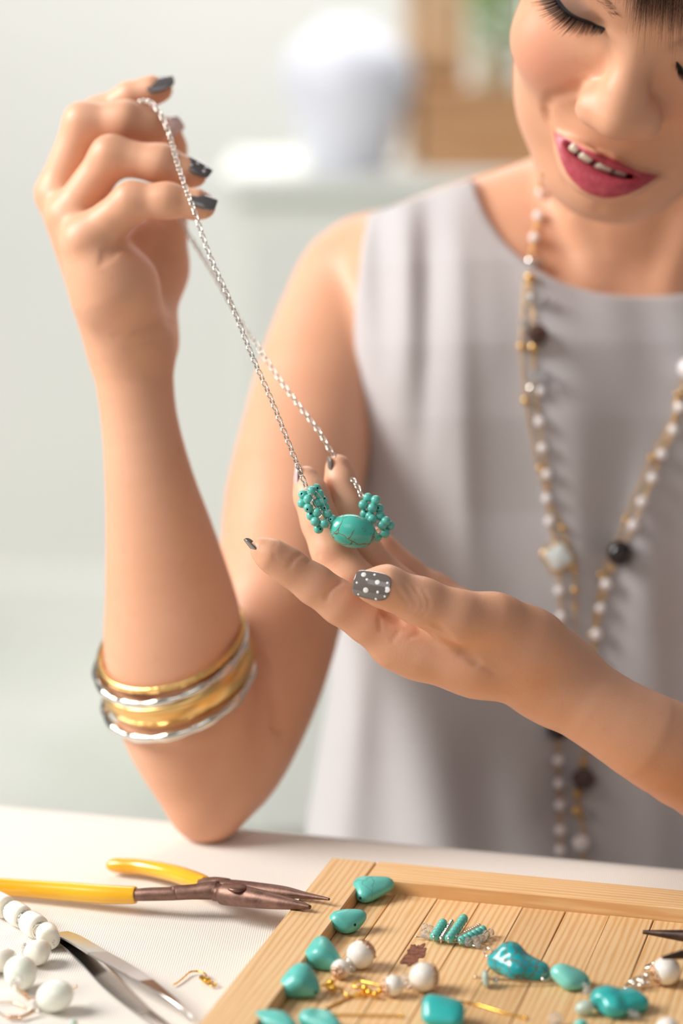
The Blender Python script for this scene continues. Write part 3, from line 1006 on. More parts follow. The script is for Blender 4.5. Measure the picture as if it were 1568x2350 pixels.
# ------------------------------------------------------------------ nails
def nail(name, F, pix, tan, wid, ln, mat, start=880.0, lift=0.25, curve=0.8, tip=0.0, nrm=None, parent=None, label=None, dots=None):
    """nail plate on the skin: centre pixel, direction towards the fingertip, width and length in mm"""
    c = surf(F, [(pix[0], pix[1], start)])[0]
    n = normal(F, c)[0] if nrm is None else np.array(nrm, float) / np.linalg.norm(nrm)
    t = np.array(tan, float); t -= n * (t @ n); t /= np.linalg.norm(t)
    s_ = np.cross(n, t)
    V, Fc = [], []
    nu, nv = 14, 18
    R = wid * 0.62 / curve
    def pt(u, v, h):
        # superellipse outline, cuticle end rounder
        e = 3.2
        hw = wid / 2 * (1 - abs(v) ** e) ** (1 / e) if abs(v) < 1 else 0.0
        if v > 0: hw = wid / 2 * ((1 - tip) + tip * (1 - v ** 1.6)) * (1 - v ** 6) ** (1 / 6) if v < 1 else 0
        x = u * hw
        a = x / R
        zz = R * (math.cos(a) - 1) - 0.10 * ln * (v * v) * 0.35
        return c + s_ * (R * math.sin(a)) + t * (v * ln / 2) + n * (zz + lift + h)
    for lay, h in ((0, 0.0), (1, -0.55)):
        for j in range(nv + 1):
            v = math.sin((j / nv - 0.5) * math.pi)
            for i in range(nu + 1):
                V.append(pt(2 * i / nu - 1, v, h * (1.0)))
    W_ = nu + 1; Ly = (nv + 1) * W_
    for j in range(nv):
        for i in range(nu):
            a = j * W_ + i
            Fc.append((a, a + 1, a + 1 + W_, a + W_))
            Fc.append((Ly + a, Ly + a + W_, Ly + a + 1 + W_, Ly + a + 1))
    for j in range(nv):
        a = j * W_; Fc.append((a, a + W_, Ly + a + W_, Ly + a))
        a = j * W_ + nu; Fc.append((a, Ly + a, Ly + a + W_, a + W_))
    me = mesh_from(name, to_world(np.array(V)), Fc)
    o = obj(name, me, mat, parent)
    if label: o['label'] = label
    if dots:
        DV, DF = [], []
        for (u, v, r) in dots:
            cc = pt(u, v, 0.02); k0 = len(DV)
            x = u * wid / 2; a = x / R
            nn = n * math.cos(a) + s_ * math.sin(a)
            ss = s_ * math.cos(a) - n * math.sin(a)
            for q in range(14):
                b_ = 2 * math.pi * q / 14
                DV.append(cc + (ss * math.cos(b_) + t * math.sin(b_)) * r + nn * 0.0)
            for q in range(14):
                b_ = 2 * math.pi * q / 14
                DV.append(cc + (ss * math.cos(b_) + t * math.sin(b_)) * r * 0.85 + nn * 0.05)
            DF += [(k0 + q, k0 + (q + 1) % 14, k0 + 14 + (q + 1) % 14, k0 + 14 + q) for q in range(14)]
            DF.append(tuple(k0 + 14 + q for q in range(14)))
        obj('polka_dots', mesh_from('polka_dots', to_world(np.array(DV)), DF), M_WHITEPOL, o)
    return o

def simple(name, col, rough, metal=0.0, **kw): return Mat(name, col, rough, metal, **kw).m
M_NAIL = simple('nail_grey', S(92, 88, 88), 0.12, 0.0, Coat_Weight=0.6)
M_NAILT = simple('nail_taupe', S(112, 104, 98), 0.14, 0.0, Coat_Weight=0.6)
M_NAILP = simple('nail_pearl', S(226, 200, 196), 0.15, 0.1, Coat_Weight=0.8)
M_WHITEPOL = simple('white_polish', S(238, 238, 236), 0.25)
body_nails = [
    nail('fingernail', BF, (854, 1343), (-1.0, 0.0, 0.22), 11.6, 14.6, M_NAILT, lift=1.05, tip=0.10, nrm=(-0.20, -0.95, 0.16), parent=body, label='grey thumbnail with white polka dots',
         dots=[(-0.62, 0.55, 1.0), (-0.75, -0.02, 0.5), (-0.30, 0.30, 0.5), (-0.25, -0.28, 0.95), (0.42, 0.25, 1.05), (0.05, 0.80, 0.45), (0.40, -0.40, 0.55), (-0.42, -0.80, 0.5), (0.15, -0.86, 1.15), (0.72, -0.80, 0.45), (0.9, -0.35, 0.5), (0.85, 0.62, 0.4)]),
    nail('fingernail', BF, (367, 190), (1, -0.05, 0.30), 9.4, 12.6, M_NAIL, lift=0.9, tip=0.45, nrm=(-0.12, -0.80, 0.58), parent=body, label='glossy dark grey nail'),
    nail('fingernail', BF, (456, 385), (1, -0.1, -0.55), 8.6, 11.6, M_NAIL, lift=1.3, tip=0.3, nrm=(0.30, -0.78, 0.55), parent=body, label='dark grey nail with pale dots',
         dots=[(0.2, -0.2, 0.7), (0.3, 0.45, 0.7), (-0.3, 0.5, 0.6), (-0.4, -0.5, 0.5)]),
    nail('fingernail', BF, (468, 462), (1, -0.05, -0.28), 8.0, 11.0, M_NAIL, lift=1.2, tip=0.2, nrm=(0.15, -0.82, 0.55), parent=body, label='glossy dark grey nail'),
    nail('fingernail', BF, (398, 288), (0.7, 0, 0.5), 8.0, 9.0, M_NAILP, lift=0.3, nrm=(0.3, -0.9, 0.2), parent=body, label='pale glittering nail'),
]
# nails seen edge-on: index, middle and ring finger of the open hand
def nail_edge(cpx, nrm, tan, wid, ln, mat, label, dots=None):
    c = Q(*cpx)
    class One: pass
    o = nail.__globals__
    V, Fc = [], []
    n = np.array(nrm, float); n /= np.linalg.norm(n)
    t = np.array(tan, float); t -= n * (t @ n); t /= np.linalg.norm(t)
    s_ = np.cross(n, t); R = wid * 0.6
    for h in (0.0, -0.6):
        for j in range(13):
            v = math.sin((j / 12 - 0.5) * math.pi); hw = wid / 2 * max(1 - abs(v) ** 3, 0) ** (1 / 3)
            for i in range(13):
                a = (2 * i / 12 - 1) * hw / R
                V.append(c + s_ * R * math.sin(a) + t * v * ln / 2 + n * (R * (math.cos(a) - 1) + h - 0.6 * v * v))
    for j in range(12):
        for i in range(12):
            a = j * 13 + i
            Fc.append((a, a + 1, a + 14, a + 13)); Fc.append((169 + a, 169 + a + 13, 169 + a + 14, 169 + a + 1))
        a = j * 13; Fc.append((a, a + 13, 169 + a + 13, 169 + a)); a += 12; Fc.append((a, 169 + a, 169 + a + 13, a + 13))
    ob = obj('fingernail', mesh_from('fingernail', to_world(np.array(V)), Fc), mat, body); ob['label'] = label
    return ob
nail_edge((752, 1080, 991), (-1.0, 0.05, -0.1), (-0.08, 0.05, 1), 9.0, 11.5, M_NAILT, 'grey nail with white dots seen edge-on')
nail_edge((675, 1098, 982), (-1.0, 0.15, 0.0), (-0.05, 0.1, 1), 9.5, 12, M_NAILP, 'pale nail seen edge-on')
nail_edge((583, 1268, 944), (-0.72, 0.1, -0.70), (-0.72, 0.0, 0.66), 9.5, 13, M_NAILT, 'grey nail seen edge-on')

# ------------------------------------------------------------------ teeth
M_TOOTH = Mat('tooth', S(236, 220, 196), 0.25, 0.0, Subsurface_Weight=0.2, Coat_Weight=0.3).m
TE = [(1317, 341, 1.4, 4.6, 4.8), (1344, 361, 2.6, 7.0, 5.6), (1384, 386, 2.6, 8.8, 5.8), (1421, 398, 1.0, 7.0, 5.0)]
TP = [FL(a, b, c) for a, b, c, w, h in TE]
for i, (a, b, c, w, h) in enumerate(TE):
    p = TP[i]; t = TP[min(i + 1, len(TE) - 1)] - TP[max(i - 1, 0)]; t /= np.linalg.norm(t)
    up_ = np.array([-t[2] * 0, 0.30, 1.0]); up_ -= t * (up_ @ t); up_ /= np.linalg.norm(up_); out = np.cross(up_, t); out *= -1 if out[1] < 0 else 1
    V, Fc = [], []
    nn, mm = 14, 10
    for j in range(mm + 1):
        ph = math.pi * (j / mm - 0.5)
        for k in range(nn):
            th = 2 * math.pi * k / nn
            sg = lambda v, e: math.copysign(abs(v) ** e, v)
            cx = sg(math.cos(ph), 0.45) * sg(math.cos(th), 0.5); cy = sg(math.cos(ph), 0.45) * sg(math.sin(th), 0.6); cz = sg(math.sin(ph), 0.5)
            V.append(H(*(p + t * cx * w / 2 * (0.92 + 0.08 * (-cz)) + out * cy * 1.5 + up_ * (cz * h / 2 + 0.9))))
    for j in range(mm):
        for k in range(nn):
            a_ = j * nn + k; b_ = j * nn + (k + 1) % nn
            Fc.append((a_, b_, b_ + nn, a_ + nn))
    obj('tooth', mesh_from('tooth', to_world(np.array(V)), Fc), M_TOOTH, body)

# ------------------------------------------------------------------ lashes, brow, hair
M_LASH = simple('lash', S(22, 20, 22), 0.5)
M_LINER = simple('eyeliner', S(34, 32, 36), 0.4)
def hair_mat():
    m = Mat('hair', S(52, 32, 22), 0.38)
    v = m.coords()
    n = m.noise(v, 60, 3)
    m.color(m.ramp(n, [(0.3, S(38, 22, 16)), (0.75, S(84, 52, 36))]))
    return m.m
M_HAIR = hair_mat()
rnd = random.Random(4)
def lash_line(pix, n, ln, spread, parent, name):
    path = spline([surf(BF, [(x, y, 880.0)])[0] for x, y in pix], 12)
    path = np.array(path)
    seg = np.r_[0, np.cumsum(np.linalg.norm(np.diff(path, axis=0), axis=1))]
    nrm = normal(BF, path)
    parts = []
    for i in range(n):
        u = (i + rnd.uniform(-0.35, 0.35)) / (n - 1); u = min(max(u, 0), 1)
        s_ = u * seg[-1]; j = min(np.searchsorted(seg, s_, side='right') - 1, len(path) - 2)
        f = (s_ - seg[j]) / (seg[j + 1] - seg[j]); p = path[j] * (1 - f) + path[j + 1] * f
        nn = nrm[j]
        dx, dy = spread(u)
        d = np.array([dx, 0, -dy], float) / math.hypot(dx, dy)
        d = d + rnd.uniform(-0.10, 0.10) * np.array([1, 0, 0.3]) + nn * 0.55
        d /= np.linalg.norm(d)
        L = ln(u) * rnd.uniform(0.75, 1.08)
        pts = [p + nn * (-0.2)]
        for q in range(1, 6):
            w = q / 5
            pts.append(p + d * L * w + nn * (0.10 * L * w * w) + np.array([-0.10 * L * w * w, 0, 0.06 * L * w * w]))
        parts.append(tube([Vector(to_world(x)) for x in pts], [0.00016, 0.00016, 0.00014, 0.00012, 0.00008, 0.00003], 5))
    v, f = join(parts)
    return obj(name, mesh_from(name, v, f), M_LASH, parent), path, nrm
LP = [(1389, 66), (1376, 62), (1360, 57), (1344, 51), (1326, 45), (1308, 36), (1295, 26), (1284, 14), (1276, 2), (1270, -12), (1264, -30)]
eyel, lpath, lnrm = lash_line(LP, 92, lambda u: 3.2 + 5.6 * min(1, u * 2.4) + 2.0 * max(0, u - 0.5), lambda u: (-6 - 70 * u, 50 - 32 * u), body, 'eyelashes')
# a dark line of make-up along the lid edge
def liner(path, nrm, w0):
    V, Fc = [], []
    n = len(path)
    for i, (p, nn) in enumerate(zip(path, nrm)):
        t = path[min(i + 1, n - 1)] - path[max(i - 1, 0)]; t /= np.linalg.norm(t)
        s_ = np.cross(nn, t)
        if s_[2] < 0: s_ = -s_
        w = w0 * min(1.0, 0.25 + 3.0 * i / n)
        for k, (a, h) in enumerate(((-0.3, -0.1), (0.1, 0.16), (0.6, 0.16), (1.0, -0.05))):
            V.append(p + s_ * a * w + nn * h)
    for i in range(n - 1):
        for k in range(3):
            a = i * 4 + k; Fc.append((a, a + 1, a + 5, a + 4))
    return obj('eyeliner', mesh_from('eyeliner', to_world(np.array(V)), Fc), M_LINER, body)
liner(lpath, lnrm, 1.7)
LP2 = [(1553, 142), (1558, 152), (1563, 162), (1572, 170), (1585, 176), (1600, 180), (1620, 182)]
e2, lp2, ln2 = lash_line(LP2, 50, lambda u: 4.0 + 4.0 * u, lambda u: (-4 + 20 * u, 40), body, 'eyelashes')
liner(lp2, ln2, 1.5)

# brow start and hair
def strands(name, roots, n, seed, mat, r=0.00005, wob=2.0, parent=None, seg=7):
    """roots: list of ((px, py, y), (px, py, y)) guide pairs from root to tip; strands interpolate between neighbours"""
    rr = random.Random(seed); parts = []
    for i in range(n):
        t = rr.random() * (len(roots) - 1); j = int(t); f = t - j
        a = np.array(roots[j][0]) * (1 - f) + np.array(roots[j + 1][0]) * f
        b = np.array(roots[j][1]) * (1 - f) + np.array(roots[j + 1][1]) * f
        c = np.array(roots[j][2]) * (1 - f) + np.array(roots[j + 1][2]) * f
        jit = np.array([rr.gauss(0, wob), rr.gauss(0, wob * 2), rr.gauss(0, wob * 0.25)])
        a = a + jit * 1.5; b = b + jit; c = c + jit * 1.2 + np.array([rr.gauss(0, wob * 1.5), rr.gauss(0, wob * 6), 0])
        pts = [Vector(to_world(FW(*q))) for q in spline([a, b, c], seg)]
        m_ = len(pts)
        parts.append(tube(pts, [r * (1 - 0.8 * k / (m_ - 1)) for k in range(m_)], 4))
    v, f = join(parts)
    return obj(name, mesh_from(name, v, f), mat, parent)
G = [((1150, -330, -22), (1160, -220, -12), (1190, -110, -18)), ((1260, -330, -10), (1260, -200, -2), (1262, -84, -6)), ((1370, -300, -6), (1362, -170, 4), (1350, -60, 1)), ((1430, -240, -4), (1426, -120, 5), (1416, -44, 4)), ((1470, -170, -4), (1474, -60, 6), (1462, 58, 4)), ((1500, -180, -4), (1498, -60, 8), (1488, 40, 5)), ((1530, -180, -4), (1530, -50, 9), (1522, 66, 5)),
     ((1570, -170, -4), (1565, -40, 9), (1560, 84, 5)), ((1640, -150, -4), (1640, -20, 8), (1645, 110, 3)), ((1740, -110, -12), (1760, 30, 0), (1765, 170, -8))]
Fh = Field()
ha = Fh.ell(H(0, -91, 42), np.array([81, 97, 84]) * HS, HB)
hb = Fh.ell(H(0, 8, -34), np.array([68, 66, 98]) * HS, HB)
hc_ = Fh.cone(H(0, -150, -70), H(0, -60, -120), 60 * HS, 50 * HS)
hd_ = Fh.ell(H(0, -178, -10), np.array([26, 26, 26]) * HS, HB)
Fh.tree = ('x', 4, ('s', 12, [('x', 8, ha, hc_), hd_]), hb)
for i in range(40):
    a = -1.2 + 2.4 * i / 39
    Fh.groove([H(82 * math.sin(a), -91 + 97 * math.cos(a) * math.cos(q), 42 + 84 * math.sin(q) * math.cos(a * 0.3)) for q in np.linspace(0.3, 2.6, 8)], 1.6, 0.9)
hV, hF = Fh.mesh(H(0, -91, 30) - 135, H(0, -91, 30) + 135, 2.2)
hair = obj('hair', np_mesh('hair', to_world(hV), hF), M_HAIR, person)
strands('fringe', G, 1300, 5, M_HAIR, 0.00009, 4.0, hair)
rq = random.Random(21); parts = []
for i in range(1100):
    az = rq.uniform(-math.pi, math.pi)
    pts = []
    lim = 1.30 + 0.25 * math.cos(az) if abs(az) < 2.2 else 1.75
    for k in range(8):
        po = 0.06 + (lim - 0.06) * k / 7
        a2 = az + 0.10 * math.sin(po * 3 + i)
        rr_ = 1.004 + 0.02 * rq.random() * 0.4
        # az = 0 towards the face
        pts.append(Vector(to_world(H(82.5 * rr_ * math.sin(po) * math.sin(a2), -91 + 98.5 * rr_ * math.sin(po) * math.cos(a2) * -1 * -1, 42 + 85.5 * rr_ * math.cos(po)))))
    parts.append(tube(pts, [0.00035] * 6 + [0.00025, 0.00006], 4))
v, f = join(parts); obj('hair_strands', mesh_from('hair_strands', v, f), M_HAIR, hair)
WS = [((1180, -160, -30), (1172, -60, -34), (1170, 60, -38)), ((1190, -160, -30), (1176, -40, -34), (1168, 120, -40))]
strands('loose_strands', WS, 10, 6, M_HAIR, 0.00004, 2.0, hair)
BR = [(1378, -22), (1390, -14), (1402, 2), (1414, 20), (1420, 34)]
bp = surf(BF, [(x, y, 880.0) for x, y in BR]); bn_ = normal(BF, bp)
parts = []
rr = random.Random(11)
for i in range(110):
    t = rr.random() ** 0.8 * (len(BR) - 1.001); j = int(t); f = t - j
    p = bp[j] * (1 - f) + bp[j + 1] * f; nn = bn_[j]
    p = p + np.array([rr.gauss(0, 1.4), 0, rr.gauss(0, 1.0)]); 
    d = np.array([-0.75, 0.05, 0.5]) + np.array([rr.gauss(0, 0.15), 0, rr.gauss(0, 0.15)])
    L = rr.uniform(3, 5)
    parts.append(tube([Vector(to_world(p + nn * 0.1)), Vector(to_world(p + d * L * 0.5 + nn * 0.5)), Vector(to_world(p + d * L + nn * 0.2))], [0.00005, 0.00005, 0.00001], 4))
v, f = join(parts); obj('eyebrow', mesh_from('eyebrow', v, f), M_HAIR, body)
# ------------------------------------------------------------------ the top
def interp_line(z, pts):
    pts = sorted(pts); return np.interp(z, [p[0] for p in pts], [p[1] for p in pts])
ZP = lambda py, d=1150.0: -d * (py - 1175.0) / FOC
XP = lambda px, d=1150.0: d * (px - 784.0) / FOC
# folds of the front: (amplitude mm (+ = valley), width mm, [(py, px) ...], (fade top, fade bottom))
FOLDS = [
    (2.6, 6.5, [(480, 985), (800, 985), (1100, 975)], (500, 980)),
    (-1.6, 7, [(560, 1050), (900, 1060), (1300, 1075)], (520, 1300)),
    (2.2, 8, [(500, 880), (800, 890)], (470, 760)),
    (-1.5, 7, [(560, 925), (900, 920)], (500, 900)),
    (1.8, 13, [(900, 1150), (1300, 1190)], (820, 1450)),
    (-1.6, 14, [(800, 1330), (1200, 1345), (1500, 1370)], (760, 1700)),
    (2.4, 12, [(1000, 1440), (1300, 1390), (1650, 1350), (1900, 1240)], (950, 2300)),
    (-2.4, 12, [(1100, 1470), (1500, 1480), (2000, 1500)], (1100, 2300)),
    (3.0, 16, [(1500, 900), (2100, 905)], (1560, 2400)),
    (-2.0, 14, [(1500, 960), (2100, 1030)], (1500, 2400)),
    (4.0, 17, [(1700, 1130), (2100, 1170)], (1660, 2400)),
    (-3.0, 14, [(1700, 1210), (2100, 1250)], (1700, 2400)),
    (3.0, 12, [(1800, 1300), (2100, 1330)], (1740, 2400)),
    (-2.5, 12, [(1500, 830), (2100, 760)], (1500, 2400)),
]
def fold_disp(p):
    front = np.clip((TD - 20 - p[:, 1]) / 25.0, 0, 1)
    px = 784 + FOC * p[:, 0] / 1150.0; py = 1175 - FOC * p[:, 2] / 1150.0
    r = np.zeros(len(p))
    for amp, w, line, (t0, t1) in FOLDS:
        cx = np.interp(py, [q[0] for q in line], [q[1] for q in line])
        fade = 1 / (1 + np.exp(-(py - t0) / 45.0)) / (1 + np.exp((py - t1) / 60.0))
        r += 1.7 * amp * np.exp(-(((px - cx) * 0.207) / w) ** 2) * fade
    # slow waviness
    r += 0.5 * np.sin(p[:, 0] * 0.21 + p[:, 2] * 0.03) * np.clip((p[:, 2] + 200) / 200, 0.2, 1)
    return r * front
def neck_cut(p):
    """positive inside the neck opening"""
    px = 784 + FOC * p[:, 0] / p[:, 1]; py = 1175 - FOC * p[:, 2] / p[:, 1]
    # opening follows the neckline seen from the front; at the back it is higher
    back = np.clip((p[:, 1] - 1200) / 60.0, 0, 1)
    bot = 680 - 300 * back
    cxn = 1480.0
    u = np.abs(px - cxn) / 405.0
    line = 330 + (bot - 330) * np.sqrt(np.clip(1 - np.clip(u, 0, 1) ** 2.3, 0, 1)) ** 1.0
    return (line - py) * 0.2 * 0.75
def top_field():
    F = Field()
    def f(p):
        t = torso(p) - 1.2 + fold_disp(p)
        # flare at the hem side
        return t
    i = F.fn(f)
    def g(p):
        px = 784 + FOC * p[:, 0] / p[:, 1]; py = 1175 - FOC * p[:, 2] / p[:, 1]
        # armhole edge on the picture-left shoulder
        e = np.interp(py, [380, 410, 492, 560, 700, 850, 1040, 1150], [1095, 1085, 846, 832, 816, 807, 806, 700])
        return (e - px) * 0.21
    j = F.fn(g)
    def h(p): return neck_cut(p)
    k = F.fn(h)
    def val(p, act=None, dact=None):
        r = F.prims[0](p)
        r = -smin(-r, -F.prims[1](p), 2.5)
        r = -smin(-r, -F.prims[2](p), 1.6)
        return r
    F.value = val
    return F
TF = top_field()
tV, tF = TF.mesh((-20, 1080, -330), (330, 1400, 210), 2.0)
top_me = np_mesh('top', to_world(tV), tF)
def cloth_mat(name, c1, c2, scale=1.0, bumpd=0.00018):
    m = Mat(name, c1, 0.85)
    m.b.inputs['Sheen Weight'].default_value = 0.25
    v = m.coords()
    wv = m.node('ShaderNodeTexWave', Scale=420 * scale, Distortion=1.2, Detail=2.0)
    wv.bands_direction = 'DIAGONAL'
    m.link(v, wv.inputs['Vector'])
    wv2 = m.node('ShaderNodeTexWave', Scale=380 * scale, Distortion=1.0, Detail=2.0)
    wv2.bands_direction = 'X'
    m.link(v, wv2.inputs['Vector'])
    h = m.math('ADD', wv.outputs['Fac'], wv2.outputs['Fac'])
    n = m.noise(v, 900, 2)
    h2 = m.math('ADD', h, n)
    m.color(m.mix(m.smooth(h2, 0.6, 2.2), c2, c1))
    m.bump(h2, bumpd, 0.6)
    return m.m
M_TOP = cloth_mat('grey_cloth', S(203, 200, 202), S(184, 181, 182))
top = obj('top', top_me, M_TOP, person)
top['label'] = 'grey woven sleeveless top'
# ------------------------------------------------------------------ metals, stones
M_GOLD = Mat('gold', S(232, 192, 126), 0.28, 1.0).m
M_GOLD2 = Mat('bright_gold', S(246, 196, 84), 0.18, 1.0).m
M_SILVER = Mat('silver', S(226, 222, 214), 0.16, 1.0).m
M_COPPER = Mat('rose_gold', S(232, 194, 162), 0.2, 1.0).m
def pearl_mat(name, col, edge):
    m = Mat(name, col, 0.22, 0.0, Coat_Weight=0.8, Coat_Roughness=0.08)
    lw = m.node('ShaderNodeLayerWeight', Blend=0.45)
    m.color(m.ramp(lw.outputs['Facing'], [(0.0, col), (0.8, edge)]))
    m.b.inputs['Subsurface Weight'].default_value = 0.15
    m.b.inputs['Subsurface Scale'].default_value = 0.003
    return m.m
M_PEARL = pearl_mat('pearl', S(250, 246, 238), S(238, 226, 208))
M_PEARLW = pearl_mat('white_pearl', S(248, 246, 244), S(222, 214, 218))
M_CRYSTAL = Mat('crystal', (1, 1, 1, 1), 0.02, 0.0, Transmission_Weight=0.85, IOR=1.5).m
M_SMOKY = Mat('smoky_crystal', S(120, 92, 84), 0.05, 0.0, Transmission_Weight=0.6, IOR=1.5).m
M_BLACK = Mat('black_glass', S(26, 16, 18), 0.07, 0.0, Coat_Weight=0.5).m
M_MOP = Mat('mother_of_pearl', S(226, 234, 232), 0.2, 0.0, Coat_Weight=0.5).m
def turquoise(name, c1, c2, vein_scale=120.0, amount=0.0, vein_col=None, width=0.03, rough=0.3, patch=0.62):
    m = Mat(name, c1, rough, 0.0, Coat_Weight=0.25, Coat_Roughness=0.15)
    v = m.coords()
    base = m.ramp(m.noise(v, 110, 3), [(0.3, c2), (0.7, c1)])
    if amount > 0:
        wn_ = m.node('ShaderNodeTexNoise', Scale=160, Detail=3); m.link(v, wn_.inputs['Vector'])
        va_ = m.node('ShaderNodeVectorMath', operation='MULTIPLY_ADD'); m.link(wn_.outputs['Color'], va_.inputs[0]); va_.inputs[1].default_value = (0.006,) * 3
        m.link(v, va_.inputs[2])
        vo = m.node('ShaderNodeTexVoronoi', Scale=vein_scale, feature='DISTANCE_TO_EDGE'); m.link(va_.outputs[0], vo.inputs['Vector'])
        line = m.math('SUBTRACT', 1.0, m.smooth(vo.outputs['Distance'], width * 0.35, width))
        msk = m.smooth(m.noise(v, 90, 2), patch - 0.12, patch)
        spot = m.smooth(m.noise(v, 170, 3, 0.6), 0.66, 0.70)
        fac = m.math('MAXIMUM', m.math('MULTIPLY', line, msk), m.math('MULTIPLY', spot, m.smooth(m.noise(v, 60, 1), 0.45, 0.5)))
        fac = m.math('MULTIPLY', fac, amount)
        base = m.mix(fac, base, vein_col)
        m.bump(fac, 0.0002, -0.4)
    m.color(base)
    return m.m
M_TQ = turquoise('turquoise', S(106, 200, 188), S(84, 184, 174), 60, 0.35, S(70, 110, 100), 0.02, 0.38, 0.6)
M_TQB = turquoise('turquoise_bead', S(108, 202, 188), S(84, 184, 170), 60, 0.0)
M_TQP = turquoise('turquoise_pendant', S(88, 198, 180), S(66, 180, 164), 105, 0.9, S(116, 92, 62), 0.035, 0.2, 0.50)
M_TQV = turquoise('turquoise_veined', S(40, 176, 180), S(28, 158, 168), 230, 0.9, S(112, 96, 66), 0.07, 0.22, 0.42)
M_TQD = turquoise('turquoise_deep', S(58, 186, 182), S(44, 168, 166), 90, 0.7, S(96, 84, 70), 0.03, 0.25, 0.6)
M_TQL = turquoise('turquoise_pale', S(136, 214, 200), S(112, 200, 186), 60, 0.0)
M_HOLE = Mat('drill_hole', S(24, 44, 40), 0.8).m

# ------------------------------------------------------------------ bangles
def place(name, v, f, mat, parent): return obj(name, mesh_from(name, v, f), mat, parent)
def bangle(cx, cy, d, Rpx, ang, tilt, rt, mat, label, kind):
    c = Q(cx, cy, d); R_ = Rpx * 1.045 * d / FOC
    a = math.radians(ang)
    maj = np.array([math.cos(a), 0, math.sin(a)])
    upv = np.array([-math.sin(a), 0, math.cos(a)])
    t = math.radians(tilt)
    nrm = upv * math.cos(t) + np.array([0, -1, 0]) * math.sin(t)
    oth = np.cross(nrm, maj)
    n = 120
    V, Fc = [], []
    m = 14
    for i in range(n):
        th = 2 * math.pi * i / n
        rad = maj * math.cos(th) + oth * math.sin(th)
        cc = c + rad * R_
        if kind == 'twist': rr = rt * (1 + 0.10 * math.sin(th * 50) * (1 if math.sin(th * 1.0 + 2.2) > -0.3 else 0))
        elif kind == 'facet': rr = rt * (1 + 0.16 * math.sin(th * 13) + 0.06 * math.sin(th * 29))
        else: rr = rt
        for k in range(m):
            b = 2 * math.pi * k / m
            if kind == 'band':
                V.append(cc + nrm * math.sin(b) * rr * 1.9 + rad * math.copysign(abs(math.cos(b)) ** 0.8, math.cos(b)) * rr * 0.62)
            else:
                V.append(cc + nrm * math.sin(b) * rr + rad * math.cos(b) * rr * 0.9)
    for i in range(n):
        for k in range(m):
            a0 = i * m + k; a1 = i * m + (k + 1) % m; b0 = ((i + 1) % n) * m + k; b1 = ((i + 1) % n) * m + (k + 1) % m
            Fc.append((a0, a1, b1, b0))
    o = obj('bangle', mesh_from('bangle', to_world(np.array(V)), Fc), mat)
    tag(o, label, 'bangle', 'bangles on the forearm')
    return o
bangle(393, 1473, 1052, 164, 18, 33, 1.75, M_GOLD, 'thin ridged gold bangle, uppermost of the four on the raised forearm', 'twist')
bangle(392, 1497, 1052, 172, 19, 33, 2.0, M_SILVER, 'wavy silver bangle between the thin and the wide gold bangles', 'facet')
bangle(406, 1530, 1053, 168, 20, 33, 2.9, M_GOLD, 'wide smooth gold bangle on the raised forearm', 'band')
bangle(410, 1572, 1054, 172, 21, 33, 2.0, M_SILVER, 'hammered silver bangle, lowest of the four near the elbow', 'facet')

# ------------------------------------------------------------------ chain links shared meshes
def link_mesh(name, L, Wd, r, n=12, m=6):
    pts = []
    for i in range(n):
        a = 2 * math.pi * i / n
        x = math.cos(a) * (Wd / 2 - r); z = math.sin(a) * (Wd / 2 - r) + math.copysign((L - Wd) / 2, math.sin(a))
        pts.append(Vector((x, 0, z)))
    v, f = tube(pts, r, m, closed=True)
    return mesh_from(name, v, f)
ML_S = link_mesh('chain_link', 0.0034, 0.0026, 0.00032); ML_S.materials.append(M_SILVER)
ML_G = link_mesh('chain_link', 0.0030, 0.0022, 0.00030); ML_G.materials.append(M_GOLD)
ML_GS = link_mesh('chain_link', 0.0022, 0.0014, 0.00022, 8, 5); ML_GS.materials.append(M_GOLD)
def resample(path, step):
    P = np.array(path, float); s_ = np.r_[0, np.cumsum(np.linalg.norm(np.diff(P, axis=0), axis=1))]
    n = max(int(round(s_[-1] / step)), 1)
    t = (np.arange(n) + 0.5) * s_[-1] / n
    out = np.stack([np.interp(t, s_, P[:, k]) for k in range(3)], 1)
    e = 0.4 * step
    a = np.stack([np.interp(t - e, s_, P[:, k]) for k in range(3)], 1); b = np.stack([np.interp(t + e, s_, P[:, k]) for k in range(3)], 1)
    return out, b - a
def inst(name, me, M, parent, label=None):
    """linked copy of a shared mesh at a world matrix"""
    o = bpy.data.objects.new(name, me); COL.objects.link(o)
    o.parent = parent
    pl, ch = parent, []
    while pl is not None: ch.append(pl); pl = pl.parent
    mw = Matrix.Identity(4)
    for c in reversed(ch): mw = mw @ c.matrix_parent_inverse @ c.matrix_basis
    o.matrix_parent_inverse = mw.inverted(); o.matrix_basis = M
    if label: o['label'] = label
    return o
def chain_links(pathw, step, me, parent, ref=(0, -1, 0), phase=45):
    P, T = resample(pathw, step)
    for i, (p, t) in enumerate(zip(P, T)):
        B_ = basis(Vector(t), Vector(ref)) @ Matrix.Rotation(math.radians(phase + 90 * (i % 2)), 4, 'Z')
        inst('chain_link', me, Matrix.Translation(Vector(p)) @ B_, parent)
def pathQ(pts, n=10): return [to_world(q) for q in spline([Q(*p) for p in pts], n)]

